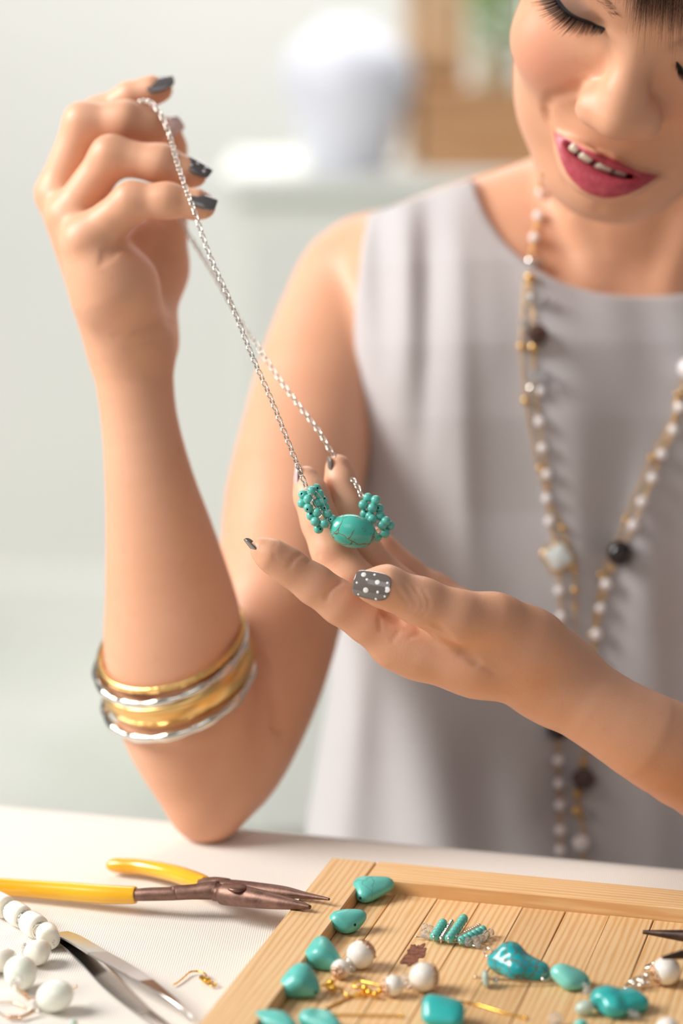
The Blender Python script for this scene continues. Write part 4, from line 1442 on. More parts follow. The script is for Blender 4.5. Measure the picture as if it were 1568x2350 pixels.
# bead with a drilled hole, axis z, radius 1
def bead_mesh(name, mat, hole=0.20, seg=20):
    pr = [(hole * 0.9, -0.55)]
    a0 = math.asin(hole)
    for i in range(11):
        a = a0 + (math.pi - 2 * a0) * i / 10
        pr.append((math.sin(a), -math.cos(a)))
    pr.append((hole * 0.9, 0.55))
    v, f = lathe([(0, -0.55)] + pr + [(0, 0.55)], seg)
    me = mesh_from(name, v, f)
    me.materials.append(mat); me.materials.append(M_HOLE)
    for p in me.polygons:
        if all((me.vertices[i].co.x ** 2 + me.vertices[i].co.y ** 2) < (hole * 1.02) ** 2 for i in p.vertices): p.material_index = 1
    return me
ME_TQB = bead_mesh('turquoise_bead', M_TQB)

# ------------------------------------------------------------------ the held necklace
nk = empty('turquoise_necklace', W(812, 1222, 957), 'silver chain necklace with turquoise bead clusters and oval stone held between both hands', 'necklace')
front = pathQ([(318, 233, 1030), (334, 231, 1026), (350, 238, 1020), (368, 262, 1017), (383, 292, 1014), (394, 325, 1010), (406, 370, 1001), (424, 425, 992), (445, 480, 984), (480, 582, 978), (530, 694, 972), (577, 812, 967), (622, 915, 963), (658, 1005, 960), (690, 1085, 957), (704, 1120, 956)])
chain_links(front, 0.00262, ML_S, nk)
back = pathQ([(412, 500, 1048), (428, 530, 1046), (455, 572, 1042), (500, 645, 1034), (548, 730, 1024), (592, 795, 1014), (640, 868, 1005), (692, 938, 996), (732, 990, 990), (756, 1030, 986), (770, 1048, 985)])
chain_links(back, 0.00262, ML_S, nk)
back2 = pathQ([(808, 1098, 975), (820, 1115, 971), (832, 1142, 967)], 6)
chain_links(back2, 0.00262, ML_S, nk)
def tq_beads(L, d, holes, lbl=None):
    for i, (X, Y) in enumerate(L):
        px = 650 + X / 5.6; py = 1020 + Y / 5.6
        dd = d + (1.6 if i % 3 == 0 else (-1.0 if i % 3 == 1 else 0.3))
        h = i in holes
        ax = Vector(M3 @ np.array([random.Random(i).uniform(-0.5, 0.5), -1.0, random.Random(i + 50).uniform(-0.4, 0.5)])) if h else Vector(M3 @ np.array([1.0, 0.1, random.Random(i + 9).uniform(-1, 1)]))
        inst('turquoise_bead', ME_TQB, Matrix.Translation(W(px, py, dd)) @ basis(ax) @ Matrix.Scale(0.00196, 4), nk)
tq_beads([(425, 565), (365, 597), (510, 720), (255, 645), (320, 705), (465, 640), (245, 755), (325, 815), (440, 750), (535, 805), (438, 870), (568, 895), (360, 915), (415, 990), (632, 965), (455, 1085), (532, 1015)], 956.5, {0, 3, 2, 7, 9, 12, 14, 15})
tq_beads([(1088, 685), (1190, 715), (1030, 775), (1235, 825), (1148, 815), (1250, 915), (1050, 890), (1145, 960), (1115, 925), (1370, 1040), (1275, 1035), (1310, 1140), (1210, 1185), (1320, 985)], 963, {3, 6})
# wires woven through the clusters
wires = []
for seq in ([(300, 560), (355, 640), (385, 700), (350, 760), (400, 790)], [(330, 640), (400, 650), (390, 720), (430, 800), (500, 860)], [(480, 830), (500, 900), (470, 950), (560, 980), (600, 1010)], [(420, 600), (500, 690), (540, 800), (600, 900)], [(570, 950), (575, 1000), (600, 1040)],
            [(1090, 740), (1150, 760), (1200, 880), (1260, 960)], [(1200, 1000), (1240, 1000), (1300, 1080), (1320, 1100)]):
    dd = 954 if seq[0][0] < 900 else 962
    wires.append(tube([Vector(to_world(q)) for q in spline([Q(650 + x / 5.6, 1020 + y / 5.6, dd) for x, y in seq], 6)], 0.00013, 5))
v_, f_ = join(wires); place('binding_wire', v_, f_, M_SILVER, nk)
for (px, py, d_) in ((757, 1209, 955.5), (869, 1219, 959)):
    v_, f_ = tube([Vector(W(px, py, d_)) + Vector(M3 @ np.array([math.cos(a) * 0.00085, 0.0003 * math.sin(a), math.sin(a) * 0.00095])) for a in np.linspace(0, 2 * math.pi, 15)[:-1]], 0.00024, 6, closed=True)
    place('jump_ring', v_, f_, M_COPPER, nk)
# oval stone
F = Field()
sc_ = 957 / FOC
aR = math.radians(-9)
Rm = np.array([[math.cos(aR), 0, -math.sin(aR)], [0, 1, 0], [math.sin(aR), 0, math.cos(aR)]])
e0 = F.ell(Q(812, 1221, 957), (53.0 * sc_, 5.2, 36.5 * sc_), Rm)
e1 = F.ell(Q(803, 1214, 957), (42.0 * sc_, 5.0, 30.0 * sc_), Rm)
F.tree = ('s', 3, [e0, e1])
V_, F_ = F.mesh(Q(812, 1221, 957) - 14, Q(812, 1221, 957) + 14, 0.45, B=16)
stone = obj('oval_stone', np_mesh('oval_stone', to_world(V_), F_), M_TQP, nk)
stone['label'] = 'oval turquoise stone with brown veins'

# ------------------------------------------------------------------ jewellery worn on the chest
class Both:
    prims = []
    @staticmethod
    def value(p):
        return np.minimum(TF.value(p), BF.value(p))
def on_chest(pix, off):
    P = surf(Both, [(x, y, 1040.0) for x, y in pix])
    ray = P / np.linalg.norm(P, axis=1)[:, None]
    o = np.array(off if hasattr(off, '__len__') else [off] * len(P), float)
    return to_world(P - ray * o[:, None])
ME_SPH = mesh_from('pearl', *sphere_vf(1.0, 16, 10)); ME_SPH.materials.append(M_PEARLW)
ME_GB = mesh_from('gold_bead', *sphere_vf(1.0, 12, 8)); ME_GB.materials.append(M_GOLD)
def facet_mesh(name, mat, n=10):
    v, f = lathe([(0, -0.9), (0.45, -0.82), (0.92, -0.35), (1, 0), (0.92, 0.35), (0.45, 0.82), (0, 0.9)], n)
    me = mesh_from(name, v, f, False); me.materials.append(mat); return me
ME_CR = facet_mesh('crystal_bead', M_CRYSTAL); ME_SM = facet_mesh('smoky_bead', M_SMOKY); ME_BK = mesh_from('black_bead', *sphere_vf(1, 24, 16)); ME_BK.materials.append(M_BLACK)
ME_SV = mesh_from('silver_bead', *sphere_vf(1.0, 14, 9)); ME_SV.materials.append(M_SILVER)
KIND = {'p': ('pearl', ME_SPH), 'g': ('gold_bead', ME_GB), 'c': ('crystal_bead', ME_CR), 's': ('smoky_bead', ME_SM), 'b': ('black_bead', ME_BK), 'v': ('silver_bead', ME_SV)}
long_nk = empty('pearl_necklace', W(1400, 1000, 1140), 'long layered gold chain necklace with pearls, crystals and clover charm worn over grey top', 'necklace')
thin_nk = empty('gold_chain_necklace', W(1210, 1000, 1140), 'thin gold chain necklace with tiny gold beads, beside the pearl strands', 'necklace')
def strand(path, beads, parent, me_link, step, off):
    pts = on_chest(path, off)
    sp = np.array(spline(list(pts), 8))
    # gaps in the chain where the beads sit
    B = on_chest([(b[0], b[1]) for b in beads], [max(b[3] * 0.207 * 0.95, off) for b in beads])
    P, T = resample(sp, step)
    for i, (p, t) in enumerate(zip(P, T)):
        if len(B) and (np.linalg.norm(B - p, axis=1) < np.array([b[3] * 0.207e-3 * 0.8 for b in beads])).any(): continue
        inst('chain_link', me_link, Matrix.Translation(Vector(p)) @ basis(Vector(t), Vector((0, -1, 0))) @ Matrix.Rotation(math.radians(40 + 90 * (i % 2)), 4, 'Z'), parent)
    for (px, py, k, r), b in zip(beads, B):
        nm, me = KIND[k]
        j = int(np.argmin(np.linalg.norm(sp - b, axis=1))); j = min(max(j, 1), len(sp) - 2)
        t = Vector(sp[j + 1] - sp[j - 1])
        inst(nm, me, Matrix.Translation(Vector(b)) @ basis(t) @ Matrix.Scale(r * 0.207e-3, 4), parent)
A = [(1243, 400), (1242, 440), (1236, 495), (1227, 545), (1220, 600), (1216, 650), (1220, 690), (1224, 760), (1226, 850), (1228, 895), (1238, 968), (1246, 1028), (1257, 1090), (1257, 1145), (1263, 1197), (1274, 1240), (1281, 1278), (1285, 1350), (1290, 1415), (1296, 1500), (1290, 1600), (1282, 1690), (1281, 1745), (1283, 1798), (1286, 1848), (1288, 1905), (1288, 1950), (1289, 2010)]
Ab = [(1243, 441, 'p', 12), (1236, 495, 'p', 12), (1227, 545, 'p', 12), (1220, 600, 'v', 15), (1238, 603, 'c', 12), (1216, 636, 'g', 12), (1222, 683, 'c', 17), (1246, 690, 'c', 15), (1206, 742, 'c', 11), (1234, 768, 's', 26), (1225, 797, 'g', 12), (1228, 862, 'c', 15), (1252, 868, 'c', 18), (1222, 893, 'v', 14), (1242, 898, 'p', 12),
      (1240, 968, 'p', 13), (1247, 1029, 'p', 13), (1257, 1089, 'p', 13), (1257, 1145, 'p', 13), (1263, 1197, 'p', 13), (1285, 1356, 'p', 13), (1289, 1415, 'p', 13), (1282, 1672, 'b', 27), (1281, 1745, 'p', 14), (1283, 1798, 'p', 14), (1286, 1848, 'p', 14), (1287, 1905, 'p', 14), (1287, 1952, 'p', 14)]
strand(A, Ab, long_nk, ML_G, 0.0024, 1.4)
Rr = [(1790, 380), (1755, 470), (1712, 580), (1660, 680), (1620, 750), (1590, 800), (1578, 845), (1562, 905), (1558, 935), (1545, 987), (1518, 1043), (1498, 1097), (1475, 1152), (1455, 1205), (1424, 1270), (1402, 1310), (1393, 1340), (1378, 1395), (1368, 1457), (1364, 1512), (1355, 1600), (1342, 1720), (1338, 1787), (1328, 1830), (1330, 1870), (1340, 1900), (1335, 1937), (1338, 1975), (1338, 2020)]
Rb = [(1770, 430, 'p', 12), (1748, 486, 'p', 12), (1724, 545, 'p', 12), (1697, 605, 'v', 14), (1668, 662, 'p', 13), (1640, 715, 'p', 13), (1612, 768, 'g', 10), (1582, 846, 'p', 27), (1556, 906, 'g', 8), (1562, 935, 'p', 14), (1547, 987, 'p', 14), (1520, 1043, 'p', 14), (1499, 1097, 'p', 14), (1475, 1152, 'p', 14), (1455, 1206, 'p', 15), (1424, 1270, 'b', 30), (1393, 1341, 'p', 15), (1380, 1396, 'p', 13), (1370, 1456, 'p', 15), (1364, 1512, 'p', 13), (1338, 1750, 'g', 10), (1340, 1787, 's', 29), (1325, 1820, 'g', 10), (1325, 1861, 'g', 13), (1353, 1866, 'c', 12), (1335, 1935, 'p', 21)]
strand(Rr, Rb, long_nk, ML_G, 0.0024, 1.4)
Bn = [(1206, 640), (1200, 720), (1197, 795), (1201, 860), (1207, 920), (1222, 1000), (1236, 1070), (1262, 1150), (1290, 1210), (1307, 1260), (1319, 1312), (1320, 1355), (1320, 1420), (1321, 1500)]
strand(Bn, [(1197, 795, 'g', 10), (1207, 920, 'g', 10), (1241, 1075, 'g', 8), (1291, 1211, 'g', 9), (1319, 1308, 'g', 8), (1320, 1355, 'g', 9), (1320, 1392, 'g', 7)], thin_nk, ML_GS, 0.0016, 1.0)
Cn = [(1585, 880), (1560, 930), (1530, 990), (1500, 1045), (1470, 1110), (1438, 1190), (1412, 1255), (1388, 1310), (1372, 1380), (1362, 1450), (1355, 1530)]
strand(Cn, [(1555, 925, 'g', 8), (1497, 1050, 'g', 9), (1438, 1192, 'g', 9), (1381, 1320, 'g', 9), (1357, 1457, 'g', 7)], thin_nk, ML_GS, 0.0016, 1.0)
# clover charm
cc = on_chest([(1282, 1278)], 2.6)[0]
F = Field()
def clover(sc, th):
    V, Fc = [], []
    n = 64
    for lay, (zz, k) in enumerate(((-th, 0.92), (-th * 0.6, 1.0), (th * 0.6, 1.0), (th, 0.92))):
        for i in range(n):
            a = 2 * math.pi * i / n
            # union of four circles
            best = 0
            for q in range(4):
                b = math.pi / 2 * q; dd_ = 0.48; rr = 0.52
                ca = math.cos(a - b)
                disc = rr * rr - dd_ * dd_ * (1 - ca * ca)
                if disc > 0 and ca > 0: best = max(best, dd_ * ca + math.sqrt(disc))
            V.append(Vector((best * math.cos(a) * sc * k, best * math.sin(a) * sc * k, zz)))
    for l in range(3):
        for i in range(n):
            Fc.append((l * n + i, l * n + (i + 1) % n, (l + 1) * n + (i + 1) % n, (l + 1) * n + i))
    V.append(Vector((0, 0, -th))); V.append(Vector((0, 0, th)))
    for i in range(n):
        Fc.append((4 * n, (i + 1) % n, i)); Fc.append((4 * n + 1, 3 * n + i, 3 * n + (i + 1) % n))
    return V, Fc
Bc = Matrix.Translation(Vector(cc)) @ basis(Vector(M3 @ np.array([-0.05, -1, 0.15])), Vector(M3 @ np.array([1, 0, -0.25])))
v_, f_ = clover(0.0083, 0.0011)
ch_ = place('clover_charm', [Bc @ p for p in v_], f_, M_GOLD, long_nk)
ch_['label'] = 'four-leaf charm with white inlay in gold rim'
v_, f_ = clover(0.0069, 0.0013)
place('inlay', [Bc @ p for p in v_], f_, M_MOP, ch_)
# ------------------------------------------------------------------ things lying in the tray
def hq(px, py, h): return q_of(TQ(px, py, h))
def stone_obj(name, nodes, mat, label, group=None, kb=5.0, extra_k=None, hole=None, floor=HF, parent=None, h=0.5, squash=0.8, bump=None, hull=True):
    """pebble from overlapping rounded nodes (px, py, r px[, lift mm])"""
    F = Field(); P, R_ = [], []
    for nd_ in nodes:
        px, py, r = nd_[:3]; r = r * (1.09 if parent is None else 1.04); lift = nd_[3] if len(nd_) > 3 else 0.0
        for _ in range(3):
            d = depth_at(px, py, floor + 4)
            rm = r * d / FOC
            p = hq(px, py, floor + rm * squash + lift + 0.05)
        P.append(p); R_.append(rm)
    ids = []
    upv = M3.T @ np.array([0, 0, 1.0])
    for i in range(len(P)):
        for j in range(i + 1, len(P)):
            ids.append(F.cone(P[i], P[j], R_[i], R_[j], (upv, squash)))
    if len(P) == 1: ids.append(F.cone(P[0], P[0] + 0.01, R_[0], R_[0], (upv, squash)))
    F.tree = ('s', kb * 0.6, ids) if len(ids) > 1 else ids[0]
    if hull:
        PA = np.array(P); RA = np.array(R_)
        g_ = (np.arange(260) + 0.5) / 260; az_ = np.pi * (1 + 5 ** 0.5) * np.arange(260); ph_2 = np.arccos(1 - 2 * g_)
        ND = np.stack([np.cos(az_) * np.sin(ph_2), np.sin(az_) * np.sin(ph_2), np.cos(ph_2)], 1)
        fl_n = np.sqrt(1 - (1 - squash ** 2) * (ND @ upv) ** 2)
        HH = (PA @ ND.T + RA[:, None] * fl_n[None]).max(0)
        def hf_(p):
            a = p @ ND.T - HH
            m_ = a.max(1)
            return m_ + 0.16 * np.log(np.exp((a - m_[:, None]) / 0.16).sum(1)) - 0.25
        F.prims = []; F.tree = F.fn(hf_)
    c = np.mean(P, 0); e = max(np.linalg.norm(p - c) + r for p, r in zip(P, R_)) + 2.5
    if bump:
        for (px, py, w, a) in bump:
            s_ = surf(F, [(px, py, c[1] - e - 5)]); F.groove(s_, w, a)
    base_f = F.value
    V, Q_ = F.mesh(c - e, c + e, h, B=16)
    o = obj(name, np_mesh(name, to_world(V), Q_), mat, parent)
    if parent is None: tag(o, label, 'stone', group)
    elif label: o['label'] = label
    # never below the boards
    zmin = min(w[2] for w in to_world(V)); 
    dz = TABLE_Z + (floor + 0.12) / 1000 - zmin
    o.location.z += dz if parent is None else 0
    if hole:
        hp = surf(F, [(hole[0], hole[1], c[1] - e - 5)])[0]; hn = normal(F, hp)[0]
        v, f = lathe([(0, 0.00012), (0.0005, 0.00012), (0.00058, 0.00004), (0.00058, -0.0006)], 14)
        hm = mesh_from('drill_hole', *xf((v, f), Matrix.Translation(Vector(to_world(hp)) + Vector((0, 0, dz if parent is None else 0))) @ basis(Vector(M3 @ hn))))
        obj('drill_hole', hm, M_HOLE, o)
    return o
stone_obj('turquoise_stone', [(833, 2033, 21, 2.0), (885, 2032, 19, 2.0), (838, 2056, 20), (862, 2042, 22)], M_TQ, 'drilled turquoise stone in the far corner of the tray', 'loose turquoise stones', hole=(827, 2063))
stone_obj('turquoise_stone', [(780, 2112, 23, 1.5), (824, 2104, 17, 3.0), (794, 2126, 20), (808, 2120, 20)], M_TQ, 'ridged turquoise stone with a dark drill hole, second from the far corner', 'loose turquoise stones', hole=(815, 2124), kb=2.0)
stone_obj('turquoise_stone', [(737, 2167, 18, 5.0), (713, 2205, 19), (764, 2210, 20), (738, 2190, 22, 3.0)], M_TQ, 'upright triangular turquoise stone leaning behind the nearer rounded one', 'loose turquoise stones', hole=(694, 2205), kb=3.0)
stone_obj('turquoise_stone', [(692, 2234, 24, 4.5), (664, 2268, 24), (714, 2272, 20), (686, 2256, 26, 2.0)], M_TQL if False else M_TQ, 'plump rounded triangular turquoise stone at the left rail of the tray', 'loose turquoise stones', hole=(724, 2280), kb=4.0)
stone_obj('turquoise_stone', [(604, 2342, 24), (640, 2346, 26), (664, 2364, 20)], M_TQ, 'turquoise stone cut off by the lower picture edge, beside the left rail', 'loose turquoise stones')
stone_obj('turquoise_stone', [(714, 2340, 27), (742, 2342, 26), (766, 2364, 20)], M_TQ, 'lumpy turquoise stone at the lower edge under the pearl earring', 'loose turquoise stones', bump=[(730, 2322, 3, 1.3)])
stone_obj('turquoise_stone', [(990, 2302, 19, 4), (1047, 2314, 18, 3), (990, 2338, 20), (1042, 2344, 21)], M_TQD, 'blocky turquoise stone standing alone in front of the pearl earring', 'loose turquoise stones', kb=1.5)

def wire(pts, r, name, mat, parent, n=6, k=8):
    P = spline([TQ(*p) for p in pts], k)
    v, f = tube([Vector(p) for p in P], r, n)
    return place(name, v, f, mat, parent)
def wire_vf(pts, r, n=6, k=8):
    return tube([Vector(p) for p in spline([TQ(*p) for p in pts], k)], r, n)
def ball(px, py, rpx, floor=HF, lift=0.0):
    d = depth_at(px, py, floor + 3); r = rpx * d / FOC
    p = TQ(px, py, floor + r + lift + 0.05)
    return p, r / 1000
ME_PRL = mesh_from('pearl', *sphere_vf(1.0, 40, 24)); ME_PRL.materials.append(M_PEARL)
def filigree(c, axis, R_, parent, mat, petals=9, cover=0.95, name='filigree_cap'):
    """cap of wire loops hugging a sphere of radius R_"""
    B_ = Matrix.Translation(c) @ basis(axis)
    parts = []
    for ring, (a0, a1, n_) in enumerate(((0.12, 0.55, petals), (0.5, cover, petals))):
        for k in range(n_):
            ph = 2 * math.pi * (k + 0.5 * ring) / n_; w = math.pi / n_ * 0.95
            pts = []
            for i in range(12):
                t = 2 * math.pi * i / 12
                pol = (a0 + a1) / 2 + (a1 - a0) / 2 * math.cos(t); az = ph + w * math.sin(t) * (0.6 + 0.4 * math.cos(t) * -1)
                rr = R_ * 1.05
                pts.append(B_ @ Vector((rr * math.sin(pol) * math.cos(az), rr * math.sin(pol) * math.sin(az), rr * math.cos(pol))))
            parts.append(tube(pts, R_ * 0.045, 5, closed=True))
    for k in range(petals):
        ph = 2 * math.pi * k / petals
        v, f = sphere_vf(R_ * 0.09, 8, 6); pol = cover * 0.98
        parts.append(([B_ @ (Vector((R_ * 1.06 * math.sin(pol) * math.cos(ph), R_ * 1.06 * math.sin(pol) * math.sin(ph), R_ * 1.06 * math.cos(pol))) + Vector(p)) for p in v], f))
    v, f = join(parts)
    return place(name, v, f, mat, parent)

# earring one: big pearl upper right, small pearl, hook towards lower left
def earring(label, big, cr, small, capdir, smalldir, hookpts, extra):
    pb, rb = ball(*big); ps, rs = ball(*small)
    root = empty('pearl_earring', (pb.x, pb.y, TABLE_Z + HF / 1000), label, 'earring', 'pearl earrings in the tray')
    inst('large_pearl', ME_PRL, Matrix.Translation(pb) @ Matrix.Scale(rb, 4), root)
    inst('small_pearl', ME_PRL, Matrix.Translation(ps) @ Matrix.Scale(rs, 4), root)
    filigree(pb, capdir, rb, root, M_COPPER, 10, 0.98)
    filigree(ps, smalldir, rs, root, M_COPPER, 8, 0.8)
    for c_ in cr:
        p, r = ball(*c_)
        inst('crystal_bead', ME_CR, Matrix.Translation(p) @ basis(pb - ps) @ Matrix.Scale(r, 4), root)
    for pts, r in hookpts: wire(pts, r, 'ear_wire', M_GOLD2, root)
    vf = []
    for (px, py, rp) in extra:
        p, r = ball(px, py, rp, HF, 0.6)
        v, f = sphere_vf(r, 12, 8); vf.append(([p + Vector(q) for q in v], f))
    v, f = join(vf); place('gold_fittings', v, f, M_GOLD2, root)
    return root
earring('pearl drop earring leaning beside the triangular turquoise stone', (827, 2191, 33), [(803, 2208, 13, HF, 1.5), (809, 2222, 10)], (782, 2224, 23), Vector(TQ(850, 2168, 14)) - TQ(827, 2191, 11), Vector(TQ(765, 2246, 9)) - TQ(782, 2224, 9.5),
        [([(738, 2262, 9), (748, 2260, 9), (760, 2268, 9), (784, 2270, 8), (786, 2276, 7), (800, 2284, 6.6), (830, 2288, 6.4), (835, 2280, 6.4), (828, 2278, 6.2), (745, 2316, 6.1)], 0.00042)], [(752, 2261, 8), (760, 2256, 9), (766, 2268, 9)])
earring('pearl drop earring lying level in the middle of the tray front', (972, 2242, 34), [(930, 2246, 12, HF, 2.5), (940, 2256, 11), (924, 2258, 10)], (903, 2262, 25), Vector(TQ(1010, 2240, 11)) - TQ(972, 2242, 11), Vector(TQ(872, 2270, 9)) - TQ(903, 2262, 9.5),
        [([(872, 2262, 8), (850, 2256, 7.5), (828, 2252, 7), (812, 2256, 6.8), (810, 2262, 6.6), (822, 2266, 6.6), (836, 2264, 6.6), (846, 2276, 7), (858, 2282, 7)], 0.00042)], [(838, 2268, 9), (848, 2278, 9), (862, 2282, 8), (872, 2274, 7)])
# loose gold head pins
for pts, lb in (([(690, 2331, 6.1), (770, 2329, 6.1), (850, 2330, 6.1), (921, 2331, 6.1)], 'straight gold pin lying by the lower edge of the tray'),
                ([(1040, 2296, 6.1), (1090, 2304, 6.1), (1150, 2322, 6.1), (1206, 2336, 6.1)], 'gold pin lying to the right of the blocky turquoise stone')):
    P = [TQ(*p) for p in pts]
    rt = empty('gold_pin', P[0], lb, 'pin', 'loose gold pins')
    wire(pts, 0.00042, 'shaft', M_GOLD2, rt)
    v, f = sphere_vf(0.0008, 10, 6); place('head', [P[-1] + Vector(q) for q in v], f, M_GOLD2, rt)

# ------------------------------------------------------------------ fan of seed beads
fan = empty('beaded_fan', TQ(1045, 2165, HF), 'small fan ornament of turquoise seed beads and crystals on a silver bar', 'ornament')
wire([(953, 2150, 6.6), (972, 2152, 6.4), (1010, 2157, 6.4), (1050, 2163, 6.4), (1085, 2170, 6.4), (1100, 2172, 6.6)], 0.00035, 'bar', M_SILVER, fan)
ME_SEED = mesh_from('seed_bead', *lathe([(0, -0.62), (0.5, -0.62), (0.9, -0.45), (1.0, 0), (0.9, 0.45), (0.5, 0.62), (0, 0.62)], 16)); ME_SEED.materials.append(M_TQB)
ME_CSEED = mesh_from('crystal_seed', *lathe([(0, -0.62), (0.5, -0.62), (0.9, -0.45), (1.0, 0), (0.9, 0.45), (0.5, 0.62), (0, 0.62)], 12)); ME_CSEED.materials.append(M_CRYSTAL)
ME_SSEED = mesh_from('silver_seed', *lathe([(0, -0.62), (0.6, -0.62), (1.0, -0.3), (1.0, 0.3), (0.6, 0.62), (0, 0.62)], 8), False); ME_SSEED.materials.append(Mat('champagne_bead', S(214, 204, 186), 0.15, 0.9).m)
def spoke(a, b, n, r, me, nm, ring=True):
    A_, B_ = TQ(*a), TQ(*b)
    for i in range(n):
        p = A_.lerp(B_, (i + 0.5) / n)
        L = (B_ - A_).length / n
        M_ = Matrix.Translation(p) @ basis(B_ - A_) @ Matrix.Diagonal((r, r, L / 1.2, 1))
        inst(nm, me, M_, fan)
    if ring:
        v, f = tube([A_ + Vector((math.cos(q) * 0.0002, 0, 0)) + (Vector((0, math.cos(q) * 0.0013, math.sin(q) * 0.0013))) for q in np.linspace(0, 2 * math.pi, 11)[:-1]], 0.00028, 6, closed=True)
        place('wire_loop', v, f, M_SILVER, fan)
spoke((996, 2152, 8), (1018, 2116, 9), 5, 0.00185, ME_SEED, 'seed_bead')
spoke((1030, 2156, 8.3), (1066, 2106, 9.5), 7, 0.0019, ME_SEED, 'seed_bead')
spoke((1056, 2160, 8), (1112, 2132, 9), 6, 0.0018, ME_SEED, 'seed_bead')
spoke((1013, 2156, 7.6), (1038, 2114, 8.2), 11, 0.0010, ME_SSEED, 'silver_seed')
spoke((1048, 2152, 7.6), (1102, 2124, 8.2), 12, 0.0010, ME_SSEED, 'silver_seed')
for (px, py, r) in ((975, 2128, 10), (988, 2132, 10), (972, 2142, 9), (982, 2146, 10), (1076, 2162, 12), (1092, 2158, 12), (1105, 2154, 11), (1114, 2145, 12), (1126, 2140, 10), (1098, 2168, 9)):
    p, rr = ball(px, py, r, HF, 0.3)
    inst('crystal_bead', ME_CR, Matrix.Translation(p) @ basis(Vector((0.6, 0.6, 0.3))) @ Matrix.Scale(rr, 4), fan)

# ------------------------------------------------------------------ turquoise strand with connectors
st_ = empty('turquoise_strand', TQ(1300, 2250, HF), 'unfinished strand of three turquoise nuggets joined by silver wire loops', 'bracelet')
wire([(1138, 2190, 9), (1128, 2180, 9.5), (1118, 2176, 9.5), (1112, 2184, 9), (1118, 2194, 8.5), (1130, 2194, 8.5), (1140, 2192, 9)], 0.0004, 'eye_loop', M_SILVER, st_)
stone_obj('turquoise_nugget', [(1172, 2186, 20, 5.0), (1150, 2206, 21, 1), (1190, 2220, 27), (1233, 2228, 19)], M_TQV, 'bright turquoise nugget netted with brown veins', hull=False, parent=st_, kb=7, bump=[(1158, 2190, 2.2, 0.8), (1210, 2190, 3.5, 0.8)])
stone_obj('turquoise_nugget', [(1288, 2232, 24, 2), (1328, 2246, 22), (1308, 2254, 22), (1345, 2258, 12)], M_TQL, 'smooth pale turquoise nugget', parent=st_, kb=2.5, hole=(1346, 2252))
stone_obj('turquoise_nugget', [(1394, 2294, 34), (1446, 2294, 27), (1463, 2302, 22), (1410, 2310, 27)], M_TQD, 'large deep turquoise nugget with hollow', hull=False, parent=st_, kb=3, bump=[(1374, 2305, 1.6, 1.3), (1435, 2296, 2.5, 1.0)])
wire([(1236, 2236, 8.5), (1250, 2232, 8.5), (1258, 2228, 9), (1266, 2234, 8.5), (1262, 2244, 8), (1252, 2250, 7.5), (1244, 2244, 8), (1250, 2234, 8.6)], 0.0004, 'connector', M_SILVER, st_)
for (px, py, r) in ((1344, 2262, 10), (1350, 2270, 9), (1345, 2276, 8), (1450, 2326, 10), (1462, 2330, 9)):
    p, rr = ball(px, py, r, HF, 0.8)
    inst('crystal_bead', ME_CR, Matrix.Translation(p) @ basis(Vector((0.6, 0.3, 0.5))) @ Matrix.Scale(rr, 4), st_)
# head pin with disc
hp_ = empty('head_pin', TQ(1180, 2250, HF), 'silver head pin with a pale green chip bead lying under the veined nugget', 'pin')
wire([(1090, 2243, 8.4), (1120, 2246, 8.2), (1180, 2250, 7.6), (1254, 2254, 7.0)], 0.00042, 'shaft', M_COPPER, hp_)
M_CHIP = Mat('pale_green_chip', S(206, 228, 216), 0.2, 0.0, Transmission_Weight=0.3, Subsurface_Weight=0.2).m
def blob(name, px, py, rx, rz_, thick, mat, parent, h, rot=0.0, lab=None, seed=0):
    F = Field(); d = depth_at(px, py, h); c = hq(px, py, h)
    a = math.radians(rot); Rm = np.array([[math.cos(a), 0, -math.sin(a)], [0, 1, 0], [math.sin(a), 0, math.cos(a)]])
    F.tree = F.ell(c, (rx * d / FOC, thick, rz_ * d / FOC), Rm)
    r_ = random.Random(seed)
    for _ in range(4):
        q = surf(F, [(px + r_.uniform(-rx, rx) * 0.5, py + r_.uniform(-rz_, rz_) * 0.5, c[1] - 20)])
        F.groove(q, 1.4, r_.uniform(-0.3, 0.5))
    V, Q_ = F.mesh(c - 11, c + 11, 0.45, B=16)
    o = obj(name, np_mesh(name, to_world(V), Q_), mat, parent)
    if lab and parent is None: tag(o, lab, 'bead')
    return o
blob('chip_bead', 1115, 2246, 9, 20, 3.0, M_CHIP, hp_, HF + 3.2, rot=8)
p, rr = ball(1138, 2248, 9, HF, 1.0); inst('crystal_bead', ME_CR, Matrix.Translation(p) @ basis(Vector((1, 0, 0))) @ Matrix.Scale(rr, 4), hp_)
v, f = sphere_vf(0.0008, 10, 6); place('pin_head', [TQ(1092, 2243, 8.5) + Vector(q) for q in v], f, M_COPPER, hp_)
blob('chip_bead', 1342, 2313, 23, 17, 2.6, M_CHIP, None, HF + 2.9, rot=20, lab='pale green translucent chip between the nuggets of the strand', seed=3)
blob('chip_bead', 1334, 2352, 16, 14, 2.6, M_TQ, None, HF + 2.7, lab='sliver of a turquoise chip at the lower picture edge', seed=5)
p, rr = ball(1276, 2340, 18); 
o = inst('clear_bead', ME_CR, Matrix.Translation(p) @ Matrix.Scale(rr, 4), None) if False else None
def lone(name, me, M_, lab, cat, grp=None):
    o = bpy.data.objects.new(name, me); COL.objects.link(o); o.matrix_world = M_; return tag(o, lab, cat, grp)
lone('clear_bead', ME_CR, Matrix.Translation(p) @ basis(Vector((0.3, 0.5, 0.8))) @ Matrix.Scale(rr, 4), 'clear faceted bead lying at the lower edge of the tray', 'bead')
p, rr = ball(1532, 2362, 28)
